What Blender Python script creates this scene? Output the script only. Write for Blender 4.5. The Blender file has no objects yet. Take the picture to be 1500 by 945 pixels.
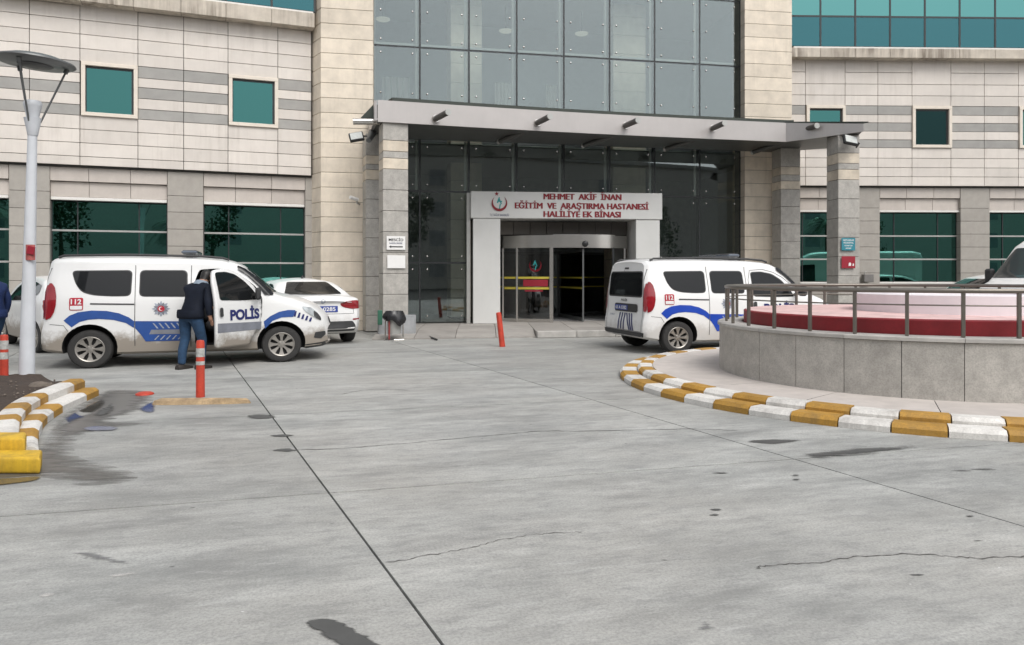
import bpy, bmesh, math, random
from mathutils import Vector, Matrix
from mathutils.geometry import delaunay_2d_cdt
from mathutils.bvhtree import BVHTree

random.seed(7)
R = math.radians
S = bpy.context.scene
COL = S.collection
PI = math.pi

# ------------------------------------------------------------------ camera, sky, sun, exposure
F, HY, EYE = 1127.0, 403.0, 1.39            # focal length in photo pixels, horizon row, eye height
cam = bpy.data.cameras.new('camera')
camo = bpy.data.objects.new('camera', cam)
COL.objects.link(camo)
cam.sensor_width = 36
cam.lens = F / 1500 * 36
cam.shift_y = -(472.5 - HY) / 1500
cam.clip_start, cam.clip_end = 0.05, 3000
camo.location = (0, 0, EYE)
camo.rotation_euler = (R(90), 0, 0)
S.camera = camo

SUN_EL, SUN_AZ = 52.0, 150.0                # degrees; azimuth clockwise from +Y (the viewing direction)
world = bpy.data.worlds.new('World')
S.world = world
world.use_nodes = True
wn, wl = world.node_tree.nodes, world.node_tree.links
wn.clear()
sky = wn.new('ShaderNodeTexSky')
sky.sky_type = 'NISHITA'
sky.sun_disc = False
sky.sun_elevation = R(SUN_EL)
sky.sun_rotation = R(SUN_AZ)
sky.air_density, sky.dust_density, sky.ozone_density = 1.0, 3.0, 1.0
hs = wn.new('ShaderNodeHueSaturation')
hs.inputs['Saturation'].default_value = 0.22      # overcast: the sky is a near-neutral grey white
bgn = wn.new('ShaderNodeBackground')
bgn.inputs['Strength'].default_value = 0.15
wo = wn.new('ShaderNodeOutputWorld')
wl.new(sky.outputs[0], hs.inputs['Color'])
wl.new(hs.outputs[0], bgn.inputs['Color'])
wl.new(bgn.outputs[0], wo.inputs['Surface'])

sl = bpy.data.lights.new('sun', 'SUN')
sl.energy = 1.2
sl.angle = R(35)
sl.color = (1.0, 0.97, 0.93)
so = bpy.data.objects.new('sun', sl)
COL.objects.link(so)
az, el = R(SUN_AZ), R(SUN_EL)
sdir = Vector((math.sin(az) * math.cos(el), math.cos(az) * math.cos(el), math.sin(el)))
so.rotation_euler = sdir.to_track_quat('Z', 'Y').to_euler()
so.location = (0, 0, 30)

S.view_settings.view_transform = 'Standard'
S.view_settings.look = 'None'
S.view_settings.exposure = 0.36
S.view_settings.gamma = 1.0
S.cycles.max_bounces = 8
S.cycles.transparent_max_bounces = 16
S.cycles.use_denoising = True
S.cycles.caustics_reflective = False
S.cycles.caustics_refractive = False

# ------------------------------------------------------------------ helpers: pixel of the photo -> place
def gp(x, y, z=0.0):
    d = F * (EYE - z) / (y - HY)
    return Vector(((x - 750) / F * d, d, z))

def pd(x, y, d):
    return Vector(((x - 750) / F * d, d, EYE + (HY - y) / F * d))

# ------------------------------------------------------------------ helpers: materials
def srgb(h):
    h = h.lstrip('#')
    c = [int(h[i:i + 2], 16) / 255 for i in (0, 2, 4)]
    return tuple(v / 12.92 if v <= 0.04045 else ((v + 0.055) / 1.055) ** 2.4 for v in c) + (1,)

def lin(r, g, b):
    return (r, g, b, 1)

def mixc(nt, fac, a, b, mode='MIX'):
    m = nt.nodes.new('ShaderNodeMix')
    m.data_type = 'RGBA'
    m.blend_type = mode
    for sock, v in ((m.inputs[0], fac), (m.inputs[6], a), (m.inputs[7], b)):
        if hasattr(v, 'is_linked') or hasattr(v, 'node'):
            nt.links.new(v, sock)
        else:
            sock.default_value = v
    return m.outputs[2]

def ramp(nt, src, p0, p1, c0=(0, 0, 0, 1), c1=(1, 1, 1, 1)):
    r = nt.nodes.new('ShaderNodeValToRGB')
    r.color_ramp.elements[0].position, r.color_ramp.elements[1].position = p0, p1
    r.color_ramp.elements[0].color, r.color_ramp.elements[1].color = c0, c1
    nt.links.new(src, r.inputs[0])
    return r.outputs[0]

def noise(nt, vec, scale, detail=5, rough=0.6, stretch=None):
    n = nt.nodes.new('ShaderNodeTexNoise')
    n.inputs['Scale'].default_value = scale
    n.inputs['Detail'].default_value = detail
    n.inputs['Roughness'].default_value = rough
    if stretch:
        mp = nt.nodes.new('ShaderNodeMapping')
        mp.inputs['Scale'].default_value = stretch
        nt.links.new(vec, mp.inputs['Vector'])
        vec = mp.outputs[0]
    nt.links.new(vec, n.inputs['Vector'])
    return n.outputs['Fac']

def new_mat(name):
    m = bpy.data.materials.new(name)
    m.use_nodes = True
    nt = m.node_tree
    b = nt.nodes['Principled BSDF']
    return m, nt, b

def wpos(nt):
    g = nt.nodes.new('ShaderNodeNewGeometry')
    return g.outputs['Position']

def opos(nt):
    g = nt.nodes.new('ShaderNodeTexCoord')
    return g.outputs['Object']

def add_bump(nt, b, src, strength, dist=0.01):
    bp = nt.nodes.new('ShaderNodeBump')
    bp.inputs['Strength'].default_value = strength
    bp.inputs['Distance'].default_value = dist
    nt.links.new(src, bp.inputs['Height'])
    nt.links.new(bp.outputs[0], b.inputs['Normal'])

def pmat(name, col, rough=0.5, metal=0.0, var=0.12, scale=6.0, rnd=0.0, bump=0.0, bscale=60.0, spec=None,
         streak=0.0, streak_col=(0.08, 0.065, 0.05, 1), coords='world', rvar=0.1, coat=0.0, slo=0.48, fine=0.0):
    """principled material: base colour with noise variation, per-object random shift, vertical streaks, fine bump"""
    m, nt, b = new_mat(name)
    v = wpos(nt) if coords == 'world' else opos(nt)
    n1 = noise(nt, v, scale, 6, 0.65)
    dark = tuple(c * (1 - var) for c in col[:3]) + (1,)
    lite = tuple(min(1, c * (1 + var)) for c in col[:3]) + (1,)
    c = mixc(nt, ramp(nt, n1, 0.3, 0.7), dark, lite)
    if fine:
        c = mixc(nt, ramp(nt, noise(nt, v, scale * 9, 4, 0.7), 0.42, 0.66, (0, 0, 0, 1), (fine, fine, fine, 1)), c, tuple(x * 0.5 for x in col[:3]) + (1,))
    if rnd:
        oi = nt.nodes.new('ShaderNodeObjectInfo')
        hv = nt.nodes.new('ShaderNodeHueSaturation')
        mr = nt.nodes.new('ShaderNodeMapRange')
        mr.inputs[3].default_value, mr.inputs[4].default_value = 1 - rnd, 1 + rnd
        nt.links.new(oi.outputs['Random'], mr.inputs[0])
        nt.links.new(mr.outputs[0], hv.inputs['Value'])
        nt.links.new(c, hv.inputs['Color'])
        c = hv.outputs[0]
    if streak:
        s = noise(nt, v, 1.0, 6, 0.7, (7, 7, 0.45))
        s2 = noise(nt, v, 0.9, 3, 0.5)
        mm = nt.nodes.new('ShaderNodeMath')
        mm.operation = 'MULTIPLY'
        nt.links.new(ramp(nt, s, slo, slo + 0.3), mm.inputs[0])
        nt.links.new(ramp(nt, s2, 0.35, 0.7), mm.inputs[1])
        m2 = nt.nodes.new('ShaderNodeMath')
        m2.operation = 'MULTIPLY'
        m2.inputs[1].default_value = streak
        nt.links.new(mm.outputs[0], m2.inputs[0])
        c = mixc(nt, m2.outputs[0], c, streak_col)
    nt.links.new(c, b.inputs['Base Color'])
    b.inputs['Metallic'].default_value = metal
    if rvar:
        mr = nt.nodes.new('ShaderNodeMapRange')
        mr.inputs[3].default_value, mr.inputs[4].default_value = max(0, rough - rvar), min(1, rough + rvar)
        nt.links.new(n1, mr.inputs[0])
        nt.links.new(mr.outputs[0], b.inputs['Roughness'])
    else:
        b.inputs['Roughness'].default_value = rough
    if spec is not None:
        b.inputs['Specular IOR Level'].default_value = spec
    if coat:
        b.inputs['Coat Weight'].default_value = coat
        b.inputs['Coat Roughness'].default_value = 0.06
    if bump:
        add_bump(nt, b, noise(nt, v, bscale, 4, 0.6), bump, 0.004)
    return m

def glass_mat(name, tint, refl_base=0.10, refl_col=(1, 1, 1, 1), rough=0.01, warp=0.0):
    """architectural pane: tinted see-through sheet with a mirror-like coating"""
    m, nt, b = new_mat(name)
    nt.nodes.remove(b)
    out = nt.nodes['Material Output']
    t = nt.nodes.new('ShaderNodeBsdfTransparent')
    t.inputs[0].default_value = tint
    g = nt.nodes.new('ShaderNodeBsdfGlossy')
    g.inputs['Color'].default_value = refl_col
    g.inputs['Roughness'].default_value = rough
    fr = nt.nodes.new('ShaderNodeFresnel')
    fr.inputs[0].default_value = 1.5
    ad = nt.nodes.new('ShaderNodeMath')
    ad.operation = 'ADD'
    ad.use_clamp = True
    ad.inputs[1].default_value = refl_base
    nt.links.new(fr.outputs[0], ad.inputs[0])
    if warp:
        bp = nt.nodes.new('ShaderNodeBump')
        bp.inputs['Strength'].default_value = warp
        bp.inputs['Distance'].default_value = 0.02
        nt.links.new(noise(nt, wpos(nt), 0.7, 2, 0.4), bp.inputs['Height'])
        nt.links.new(bp.outputs[0], g.inputs['Normal'])
    mx = nt.nodes.new('ShaderNodeMixShader')
    nt.links.new(ad.outputs[0], mx.inputs[0])
    nt.links.new(t.outputs[0], mx.inputs[1])
    nt.links.new(g.outputs[0], mx.inputs[2])
    nt.links.new(mx.outputs[0], out.inputs['Surface'])
    return m

# ------------------------------------------------------------------ helpers: meshes and objects
class MB:
    """collects shapes for one mesh"""
    def __init__(self):
        self.v, self.f, self.mi = [], [], []

    def add(self, vs, fs, mi=0):
        n = len(self.v)
        self.v += [tuple(p) for p in vs]
        for f in fs:
            self.f.append(tuple(i + n for i in f))
            self.mi.append(mi)
        return self

    def box(self, x0, x1, y0, y1, z0, z1, ch=0.0, mi=0, M=None):
        if ch <= 0:
            vs = [(x, y, z) for z in (z0, z1) for y in (y0, y1) for x in (x0, x1)]
            fs = [(0, 2, 3, 1), (4, 5, 7, 6), (0, 1, 5, 4), (2, 6, 7, 3), (0, 4, 6, 2), (1, 3, 7, 5)]
        else:
            # 24 vertices: every face inset by the chamfer
            vs, idx = [], {}
            X, Y, Z = (x0, x1), (y0, y1), (z0, z1)
            sg = (1, -1)
            for a in (0, 1):
                for b_ in (0, 1):
                    for c in (0, 1):
                        p = (X[a], Y[b_], Z[c])
                        for ax in range(3):
                            q = [X[a] + sg[a] * ch, Y[b_] + sg[b_] * ch, Z[c] + sg[c] * ch]
                            q[ax] = p[ax]
                            idx[(a, b_, c, ax)] = len(vs)
                            vs.append(tuple(q))
            fs = []
            g = lambda a, b_, c, ax: idx[(a, b_, c, ax)]
            for a in (0, 1):
                fs.append([g(a, 0, 0, 0), g(a, 1, 0, 0), g(a, 1, 1, 0), g(a, 0, 1, 0)])
                fs.append([g(0, a, 0, 1), g(1, a, 0, 1), g(1, a, 1, 1), g(0, a, 1, 1)])
                fs.append([g(0, 0, a, 2), g(1, 0, a, 2), g(1, 1, a, 2), g(0, 1, a, 2)])
            for a in (0, 1):
                for b_ in (0, 1):
                    fs.append([g(a, b_, 0, 0), g(a, b_, 1, 0), g(a, b_, 1, 1), g(a, b_, 0, 1)])
                    fs.append([g(a, 0, b_, 0), g(a, 1, b_, 0), g(a, 1, b_, 2), g(a, 0, b_, 2)])
                    fs.append([g(0, a, b_, 1), g(1, a, b_, 1), g(1, a, b_, 2), g(0, a, b_, 2)])
            for a in (0, 1):
                for b_ in (0, 1):
                    for c in (0, 1):
                        fs.append([g(a, b_, c, 0), g(a, b_, c, 1), g(a, b_, c, 2)])
            ctr = Vector(((x0 + x1) / 2, (y0 + y1) / 2, (z0 + z1) / 2))
            out = []
            for f in fs:
                a, b_, c = (Vector(vs[i]) for i in f[:3])
                n = (b_ - a).cross(c - a)
                if n.dot(a - ctr) < 0:
                    f = f[::-1]
                out.append(tuple(f))
            fs = out
        if M is not None:
            vs = [M @ Vector(p) for p in vs]
        return self.add(vs, fs, mi)

    def tube(self, pts, r, n=10, caps=True, mi=0, closed=False):
        """tube along a polyline; r a number or a list"""
        pts = [Vector(p) for p in pts]
        k = len(pts)
        rs = r if isinstance(r, (list, tuple)) else [r] * k
        rings, prev = [], None
        for i, p in enumerate(pts):
            if closed:
                t = pts[(i + 1) % k] - pts[i - 1]
            else:
                t = pts[min(i + 1, k - 1)] - pts[max(i - 1, 0)]
            t.normalize()
            if prev is None:
                a = t.orthogonal().normalized()
            else:
                a = (prev - t * prev.dot(t))
                a = a.normalized() if a.length > 1e-6 else t.orthogonal().normalized()
            prev = a
            b_ = t.cross(a)
            rings.append([p + (a * math.cos(q) + b_ * math.sin(q)) * rs[i] for q in [2 * PI * j / n for j in range(n)]])
        vs = [p for rg in rings for p in rg]
        fs = []
        m = k if closed else k - 1
        for i in range(m):
            i2 = (i + 1) % k
            for j in range(n):
                j2 = (j + 1) % n
                fs.append((i * n + j, i * n + j2, i2 * n + j2, i2 * n + j))
        if caps and not closed:
            fs.append(tuple(range(n))[::-1])
            fs.append(tuple((k - 1) * n + j for j in range(n)))
        return self.add(vs, fs, mi)

    def lathe(self, prof, n=24, M=None, mi=0, a0=0.0, a1=2 * PI, cap=False):
        """profile of (radius, height) revolved about z"""
        full = abs(a1 - a0 - 2 * PI) < 1e-6
        k = n if full else n + 1
        vs = []
        for r, z in prof:
            for j in range(k):
                q = a0 + (a1 - a0) * j / n
                vs.append(Vector((r * math.cos(q), r * math.sin(q), z)))
        fs = []
        for i in range(len(prof) - 1):
            for j in range(n):
                j2 = (j + 1) % k if full else j + 1
                fs.append((i * k + j, i * k + j2, (i + 1) * k + j2, (i + 1) * k + j))
        if cap and full:
            fs.append(tuple(range(k))[::-1])
            fs.append(tuple((len(prof) - 1) * k + j for j in range(k)))
        if M is not None:
            vs = [M @ p for p in vs]
        return self.add(vs, fs, mi)

    def prism(self, poly, z0, z1, M=None, mi=0):
        """polygon (list of 2D points, counter-clockwise) extruded along z"""
        n = len(poly)
        vs = [Vector((x, y, z0)) for x, y in poly] + [Vector((x, y, z1)) for x, y in poly]
        fs = [tuple(range(n))[::-1], tuple(range(n, 2 * n))]
        fs += [(i, (i + 1) % n, n + (i + 1) % n, n + i) for i in range(n)]
        if M is not None:
            vs = [M @ p for p in vs]
        return self.add(vs, fs, mi)

    def mesh(self, name, mats, smooth=None):
        me = bpy.data.meshes.new(name)
        me.from_pydata(self.v, [], self.f)
        for m in (mats if isinstance(mats, (list, tuple)) else [mats]):
            me.materials.append(m)
        if any(self.mi):
            me.polygons.foreach_set('material_index', self.mi)
        if smooth:
            me.polygons.foreach_set('use_smooth', [True] * len(me.polygons))
            me.set_sharp_from_angle(angle=R(smooth))
        me.update()
        return me

    def obj(self, name, mats, parent=None, smooth=None, **tags):
        return link(name, self.mesh(name, mats, smooth), parent, **tags)


def link(name, me, parent=None, loc=None, rotz=None, **tags):
    o = bpy.data.objects.new(name, me)
    COL.objects.link(o)
    if parent is not None:
        o.parent = parent
    if loc is not None:
        o.location = loc
    if rotz is not None:
        o.rotation_euler = (0, 0, rotz)
    for k, v in tags.items():
        o[k] = v
    return o


def empty(name, loc=(0, 0, 0), rotz=0.0, parent=None, **tags):
    o = link(name, None, parent, loc, rotz, **tags)
    o.empty_display_size = 0.2
    return o


def copy_tree(o, parent=None):
    c = o.copy()
    COL.objects.link(c)
    c.parent = parent
    for ch in list(o.children):
        copy_tree(ch, c)
    return c


def recalc(me):
    bm = bmesh.new()
    bm.from_mesh(me)
    bmesh.ops.recalc_face_normals(bm, faces=bm.faces)
    bm.to_mesh(me)
    bm.free()


def text_mesh(body, size, extrude=0.0, bold=0.0, align='CENTER', space=1.0):
    c = bpy.data.curves.new('lettering', 'FONT')
    c.body = body
    c.size = size
    c.extrude = extrude
    c.offset = bold
    c.align_x = align
    c.align_y = 'CENTER'
    c.space_character = space
    o = bpy.data.objects.new('lettering', c)
    me = bpy.data.meshes.new_from_object(o)
    bpy.data.objects.remove(o)
    bpy.data.curves.remove(c)
    return me


def text_tris(body, size, bold=0.0, sx=1.0):
    """flat lettering as 2D points and triangles, centred"""
    me = text_mesh(body, size, 0, bold)
    bm = bmesh.new()
    bm.from_mesh(me)
    bmesh.ops.triangulate(bm, faces=bm.faces)
    bm.verts.ensure_lookup_table()
    xs = [v.co.x for v in bm.verts]
    ys = [v.co.y for v in bm.verts]
    cx, cy = (min(xs) + max(xs)) / 2, (min(ys) + max(ys)) / 2
    pts = [((v.co.x - cx) * sx, v.co.y - cy) for v in bm.verts]
    fs = [tuple(v.index for v in f.verts) for f in bm.faces]
    bm.free()
    bpy.data.meshes.remove(me)
    return pts, fs


def rounded(poly, r=0.03, n=4):
    """round the corners of a 2D polygon"""
    out = []
    k = len(poly)
    for i in range(k):
        p = Vector(poly[i])
        a, b = Vector(poly[i - 1]), Vector(poly[(i + 1) % k])
        da, db = (a - p), (b - p)
        q = min(r, da.length * 0.45, db.length * 0.45)
        s, e = p + da.normalized() * q, p + db.normalized() * q
        for j in range(n + 1):
            t = j / n
            pt = s * (1 - t) ** 2 + p * 2 * t * (1 - t) + e * t * t
            out.append((pt.x, pt.y))
    return out


def fill2d(poly, step=0.06):
    """triangulate a 2D polygon with interior points so that it can be laid on a curved surface"""
    dense = []
    k = len(poly)
    for i in range(k):
        a, b = Vector(poly[i]), Vector(poly[(i + 1) % k])
        m = max(1, int((b - a).length / step))
        for j in range(m):
            dense.append(a.lerp(b, j / m))
    n = len(dense)
    xs, ys = [p.x for p in dense], [p.y for p in dense]
    pts = list(dense)
    x = min(xs) + step * 0.5
    while x < max(xs):
        y = min(ys) + step * 0.5
        while y < max(ys):
            pts.append(Vector((x, y)))
            y += step
        x += step
    res = delaunay_2d_cdt(pts, [(i, (i + 1) % n) for i in range(n)], [tuple(range(n))], 1, 1e-5)
    return [tuple(p) for p in res[0]], [tuple(f) for f in res[2]]


def catmull(pts, per=6):
    pts = [Vector(p) for p in pts]
    out = []
    for i in range(len(pts) - 1):
        p0, p1, p2, p3 = pts[max(i - 1, 0)], pts[i], pts[i + 1], pts[min(i + 2, len(pts) - 1)]
        for j in range(per):
            t = j / per
            out.append(0.5 * ((2 * p1) + (p2 - p0) * t + (2 * p0 - 5 * p1 + 4 * p2 - p3) * t * t + (3 * p1 - p0 - 3 * p2 + p3) * t ** 3))
    out.append(pts[-1])
    return out


def interp(x, tab):
    if x <= tab[0][0]:
        return tab[0][1]
    for (a, va), (b, vb) in zip(tab, tab[1:]):
        if x <= b:
            return va + (vb - va) * (x - a) / (b - a)
    return tab[-1][1]

# ------------------------------------------------------------------ materials
def concrete_mat():
    """power-floated yard concrete: brushed patches along the slabs, grit, trodden dirt, pale scuffs, small dark flecks"""
    m, nt, b = new_mat('concrete_yard')
    v0 = wpos(nt)
    rot = nt.nodes.new('ShaderNodeMapping')
    rot.inputs['Rotation'].default_value = (0, 0, R(-15.2))
    nt.links.new(v0, rot.inputs['Vector'])
    v = rot.outputs[0]
    big = noise(nt, v, 0.28, 4, 0.6)
    mid = noise(nt, v, 1.3, 9, 0.75, (0.6, 1.7, 1))
    sm = noise(nt, v, 6.5, 8, 0.8, (0.7, 1.6, 1))
    fine = noise(nt, v, 70, 4, 0.75)
    c = mixc(nt, ramp(nt, mid, 0.36, 0.65), lin(0.25, 0.255, 0.245), lin(0.485, 0.488, 0.465))
    c = mixc(nt, ramp(nt, big, 0.40, 0.64, (0, 0, 0, 1), (0.45, 0.45, 0.45, 1)), c, lin(0.43, 0.405, 0.365))
    c = mixc(nt, ramp(nt, sm, 0.48, 0.66, (0, 0, 0, 1), (0.6, 0.6, 0.6, 1)), c, lin(0.215, 0.218, 0.212))
    sm2 = noise(nt, v, 4.1, 8, 0.8, (0.5, 2.2, 1))
    c = mixc(nt, ramp(nt, sm2, 0.54, 0.70, (0, 0, 0, 1), (0.5, 0.5, 0.5, 1)), c, lin(0.58, 0.58, 0.56))
    dirt = noise(nt, v, 0.8, 9, 0.8, (0.6, 1.8, 1))
    c = mixc(nt, ramp(nt, dirt, 0.55, 0.72, (0, 0, 0, 1), (0.6, 0.6, 0.6, 1)), c, lin(0.15, 0.15, 0.145))
    c = mixc(nt, ramp(nt, fine, 0.42, 0.62, (0, 0, 0, 1), (0.4, 0.4, 0.4, 1)), c, lin(0.15, 0.15, 0.145))
    for sc, thr, col in ((2.3, 0.035, 0.08), (5.2, 0.03, 0.10), (3.7, 0.022, 0.7)):
        vor = nt.nodes.new('ShaderNodeTexVoronoi')
        vor.inputs['Scale'].default_value = sc
        mp = nt.nodes.new('ShaderNodeMapping')
        mp.inputs['Location'].default_value = (sc * 3, sc * 7, 0)
        mp.inputs['Scale'].default_value = (0.8, 1.3, 0.0)
        nt.links.new(v, mp.inputs['Vector'])
        nt.links.new(mp.outputs[0], vor.inputs['Vector'])
        spot = ramp(nt, vor.outputs['Distance'], thr * 0.5, thr, (0.8, 0.8, 0.8, 1), (0, 0, 0, 1))
        c = mixc(nt, spot, c, lin(col, col, col))
    oi = nt.nodes.new('ShaderNodeObjectInfo')
    hv = nt.nodes.new('ShaderNodeHueSaturation')
    mr = nt.nodes.new('ShaderNodeMapRange')
    mr.inputs[3].default_value, mr.inputs[4].default_value = 0.94, 1.07
    nt.links.new(oi.outputs['Random'], mr.inputs[0])
    nt.links.new(mr.outputs[0], hv.inputs['Value'])
    nt.links.new(c, hv.inputs['Color'])
    nt.links.new(hv.outputs[0], b.inputs['Base Color'])
    nt.links.new(ramp(nt, mid, 0.3, 0.75, (0.55, 0.55, 0.55, 1), (0.85, 0.85, 0.85, 1)), b.inputs['Roughness'])
    b.inputs['Specular IOR Level'].default_value = 0.35
    add_bump(nt, b, mixc(nt, 0.5, sm, fine), 0.5, 0.006)
    return m


def stain_mat(name, col, rough, spec=0.5, lo=0.25, hi=0.6, nscale=6.0, amount=0.6, stretch=(1, 2.2, 1), tex=0.0):
    """wet or oily film on the concrete: ragged edge from an edge attribute and noise"""
    m, nt, b = new_mat(name)
    at = nt.nodes.new('ShaderNodeAttribute')
    at.attribute_name = 'fade'
    v = wpos(nt)
    n = noise(nt, v, nscale, 6, 0.7, stretch)
    s = nt.nodes.new('ShaderNodeMath')
    s.operation = 'MULTIPLY_ADD'
    s.inputs[1].default_value = amount
    nt.links.new(n, s.inputs[0])
    sub = nt.nodes.new('ShaderNodeMath')
    sub.operation = 'SUBTRACT'
    sub.inputs[1].default_value = amount * 0.5
    nt.links.new(at.outputs['Fac'], sub.inputs[0])
    nt.links.new(sub.outputs[0], s.inputs[2])
    nt.links.new(ramp(nt, s.outputs[0], lo, hi), b.inputs['Alpha'])
    c2 = tuple(x * (1 + tex) for x in col[:3]) + (1,)
    nt.links.new(mixc(nt, noise(nt, v, 3, 6, 0.7), col, c2), b.inputs['Base Color'])
    b.inputs['Roughness'].default_value = rough
    b.inputs['Specular IOR Level'].default_value = spec
    return m


M = {}
M['concrete'] = concrete_mat()
M['asphalt'] = pmat('asphalt_base', lin(0.05, 0.05, 0.05), 0.9, var=0.25, scale=3, bump=0.3)
M['joint'] = pmat('dark_joint', lin(0.045, 0.043, 0.04), 0.95, var=0.2)  # dark backing tone that shows through the joints
M['crack'] = pmat('crack_dirt', lin(0.085, 0.08, 0.075), 0.95, var=0.3, scale=30)
M['wet'] = stain_mat('wet_concrete', lin(0.075, 0.071, 0.064), 0.3, 0.3, 0.02, 0.55, 4.2, 1.6, (0.4, 2.6, 1), 0.9)
M['puddle'] = stain_mat('standing_water', lin(0.07, 0.066, 0.058), 0.02, 0.6, 0.25, 0.5, 3, 0.4, (1, 2, 1), 0.5)
M['blue_puddle'] = stain_mat('blue_tinted_puddle', lin(0.05, 0.058, 0.11), 0.08, 0.4, 0.2, 0.5, 4, 0.6)
M['oil'] = stain_mat('oil_stain', lin(0.06, 0.06, 0.058), 0.6, 0.3, 0.15, 0.50, 8, 2.0, (0.45, 3.2, 1), 0.9)
M['faint'] = stain_mat('scuffed_patch', lin(0.16, 0.16, 0.16), 0.7, 0.3, 0.40, 0.85, 14, 1.6, (0.5, 3.4, 1), 0.6)
M['chalk'] = stain_mat('chalky_scuff', lin(0.62, 0.6, 0.57), 0.9, 0.2, 0.3, 0.9, 12, 1.4)
M['pave'] = pmat('entrance_paving', lin(0.33, 0.31, 0.285), 0.8, var=0.16, scale=2.2, rnd=0.08, bump=0.25, bscale=40)
M['pave_edge'] = pmat('kerb_edge_stone', lin(0.4, 0.385, 0.36), 0.8, var=0.2, scale=4, rnd=0.1, bump=0.3, bscale=50)
M['island_pave'] = pmat('island_paving', lin(0.52, 0.475, 0.44), 0.75, var=0.1, scale=5, rnd=0.05, bump=0.2, bscale=80, streak=0.0)
M['cream'] = pmat('cream_cladding', lin(0.66, 0.61, 0.555), 0.55, var=0.07, scale=1.6, rnd=0.07, bump=0.05, bscale=90, streak=0.5, streak_col=(0.34, 0.29, 0.24, 1))
M['stripe'] = pmat('grey_stripe_cladding', lin(0.335, 0.325, 0.305), 0.6, var=0.1, scale=3, rnd=0.05, bump=0.08, bscale=120)
M['limestone'] = pmat('limestone_block', lin(0.70, 0.62, 0.51), 0.75, var=0.13, scale=2.6, rnd=0.07, bump=0.2, bscale=35, streak=0.40, streak_col=(0.3, 0.235, 0.17, 1))
M['cornice'] = pmat('stained_cornice', lin(0.58, 0.52, 0.44), 0.8, var=0.15, scale=3, rnd=0.06, bump=0.15, streak=0.95, slo=0.34, streak_col=(0.13, 0.1, 0.075, 1))
M['pilaster'] = pmat('grey_stone_pilaster', lin(0.36, 0.335, 0.3), 0.65, var=0.08, scale=6, rnd=0.05, bump=0.1, bscale=140, streak=0.2, streak_col=(0.17, 0.15, 0.13, 1))
M['lintel'] = pmat('lintel_cladding', lin(0.52, 0.47, 0.425), 0.6, var=0.08, scale=3, rnd=0.05, streak=0.25, streak_col=(0.25, 0.2, 0.16, 1))
M['granite'] = pmat('grey_granite', lin(0.43, 0.41, 0.375), 0.5, var=0.2, scale=7, rnd=0.06, fine=0.5, bump=0.06, bscale=160, streak=0.2, streak_col=(0.2, 0.18, 0.16, 1))
M['band'] = pmat('pale_travertine_band', lin(0.60, 0.53, 0.43), 0.6, var=0.25, scale=2.5, rnd=0.08, streak=0.35, streak_col=(0.45, 0.3, 0.17, 1))
M['white_trim'] = pmat('white_trim', lin(0.74, 0.72, 0.68), 0.45, var=0.04)
M['frame_cream'] = pmat('window_surround', lin(0.72, 0.65, 0.56), 0.55, var=0.06, scale=4, streak=0.2, streak_col=(0.35, 0.28, 0.2, 1))
M['dark_frame'] = pmat('dark_frame', lin(0.025, 0.028, 0.03), 0.4, var=0.1)
M['mullion_grey'] = pmat('grey_mullion', lin(0.42, 0.42, 0.4), 0.35, metal=0.3, var=0.05)
M['steel'] = pmat('stainless_steel', lin(0.6, 0.58, 0.55), 0.25, metal=1.0, var=0.03, scale=0.8, rvar=0.03)
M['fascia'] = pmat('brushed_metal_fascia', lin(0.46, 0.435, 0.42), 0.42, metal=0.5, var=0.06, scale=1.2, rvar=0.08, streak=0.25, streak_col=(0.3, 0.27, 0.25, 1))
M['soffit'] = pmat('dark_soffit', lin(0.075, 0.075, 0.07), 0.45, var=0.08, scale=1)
M['roof_green'] = pmat('dark_green_roof_sheet', lin(0.045, 0.055, 0.045), 0.6, var=0.2)
M['teal'] = glass_mat('teal_mirror_glass', (0.01, 0.06, 0.058, 1), 0.25, (0.33, 0.85, 0.82, 1), 0.01, 0.06)
M['teal_win'] = glass_mat('green_window_glass', (0.02, 0.13, 0.115, 1), 0.13, (0.27, 0.80, 0.76, 1), 0.01, 0.08)
M['teal_dark'] = glass_mat('teal_spandrel_glass', (0.10, 0.3, 0.32, 1), 0.16, (0.22, 0.58, 0.64, 1), 0.02, 0.05)
M['teal_black'] = glass_mat('dark_teal_pane', (0.02, 0.10, 0.10, 1), 0.0, (0.3, 0.7, 0.7, 1), 0.01, 0.05)  # added reflectance left out: a darker mirrored view put into the glass
M['teal_lower'] = glass_mat('dark_green_glass', (0.22, 0.50, 0.44, 1), 0.30, (0.34, 0.82, 0.73, 1), 0.01, 0.05)
M['curtain'] = glass_mat('curtain_wall_glass', (0.88, 0.93, 0.91, 1), 0.075, (0.86, 0.93, 0.95, 1), 0.01, 0.05)
M['door_glass'] = glass_mat('door_glass', (0.62, 0.66, 0.66, 1), 0.04, (1, 1, 1, 1), 0.01, 0.0)
M['int_wall'] = pmat('interior_wall', lin(0.42, 0.43, 0.44), 0.8, var=0.06)
M['int_dark'] = pmat('interior_dark', lin(0.3, 0.3, 0.3), 0.8, var=0.15)
M['int_floor'] = pmat('interior_floor', lin(0.3, 0.29, 0.28), 0.5, var=0.05)
M['portal'] = pmat('white_composite_panel', lin(0.62, 0.62, 0.6), 0.4, var=0.04, scale=1.5, streak=0.12, streak_col=(0.4, 0.38, 0.35, 1))
M['brown'] = pmat('brown_panel', lin(0.15, 0.135, 0.12), 0.4, var=0.08, rnd=0.05)
M['red_letter'] = pmat('red_lettering', lin(0.22, 0.008, 0.016), 0.5, var=0.05)
M['teal_letter'] = pmat('teal_print', lin(0.03, 0.32, 0.32), 0.5, var=0.05)
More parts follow.
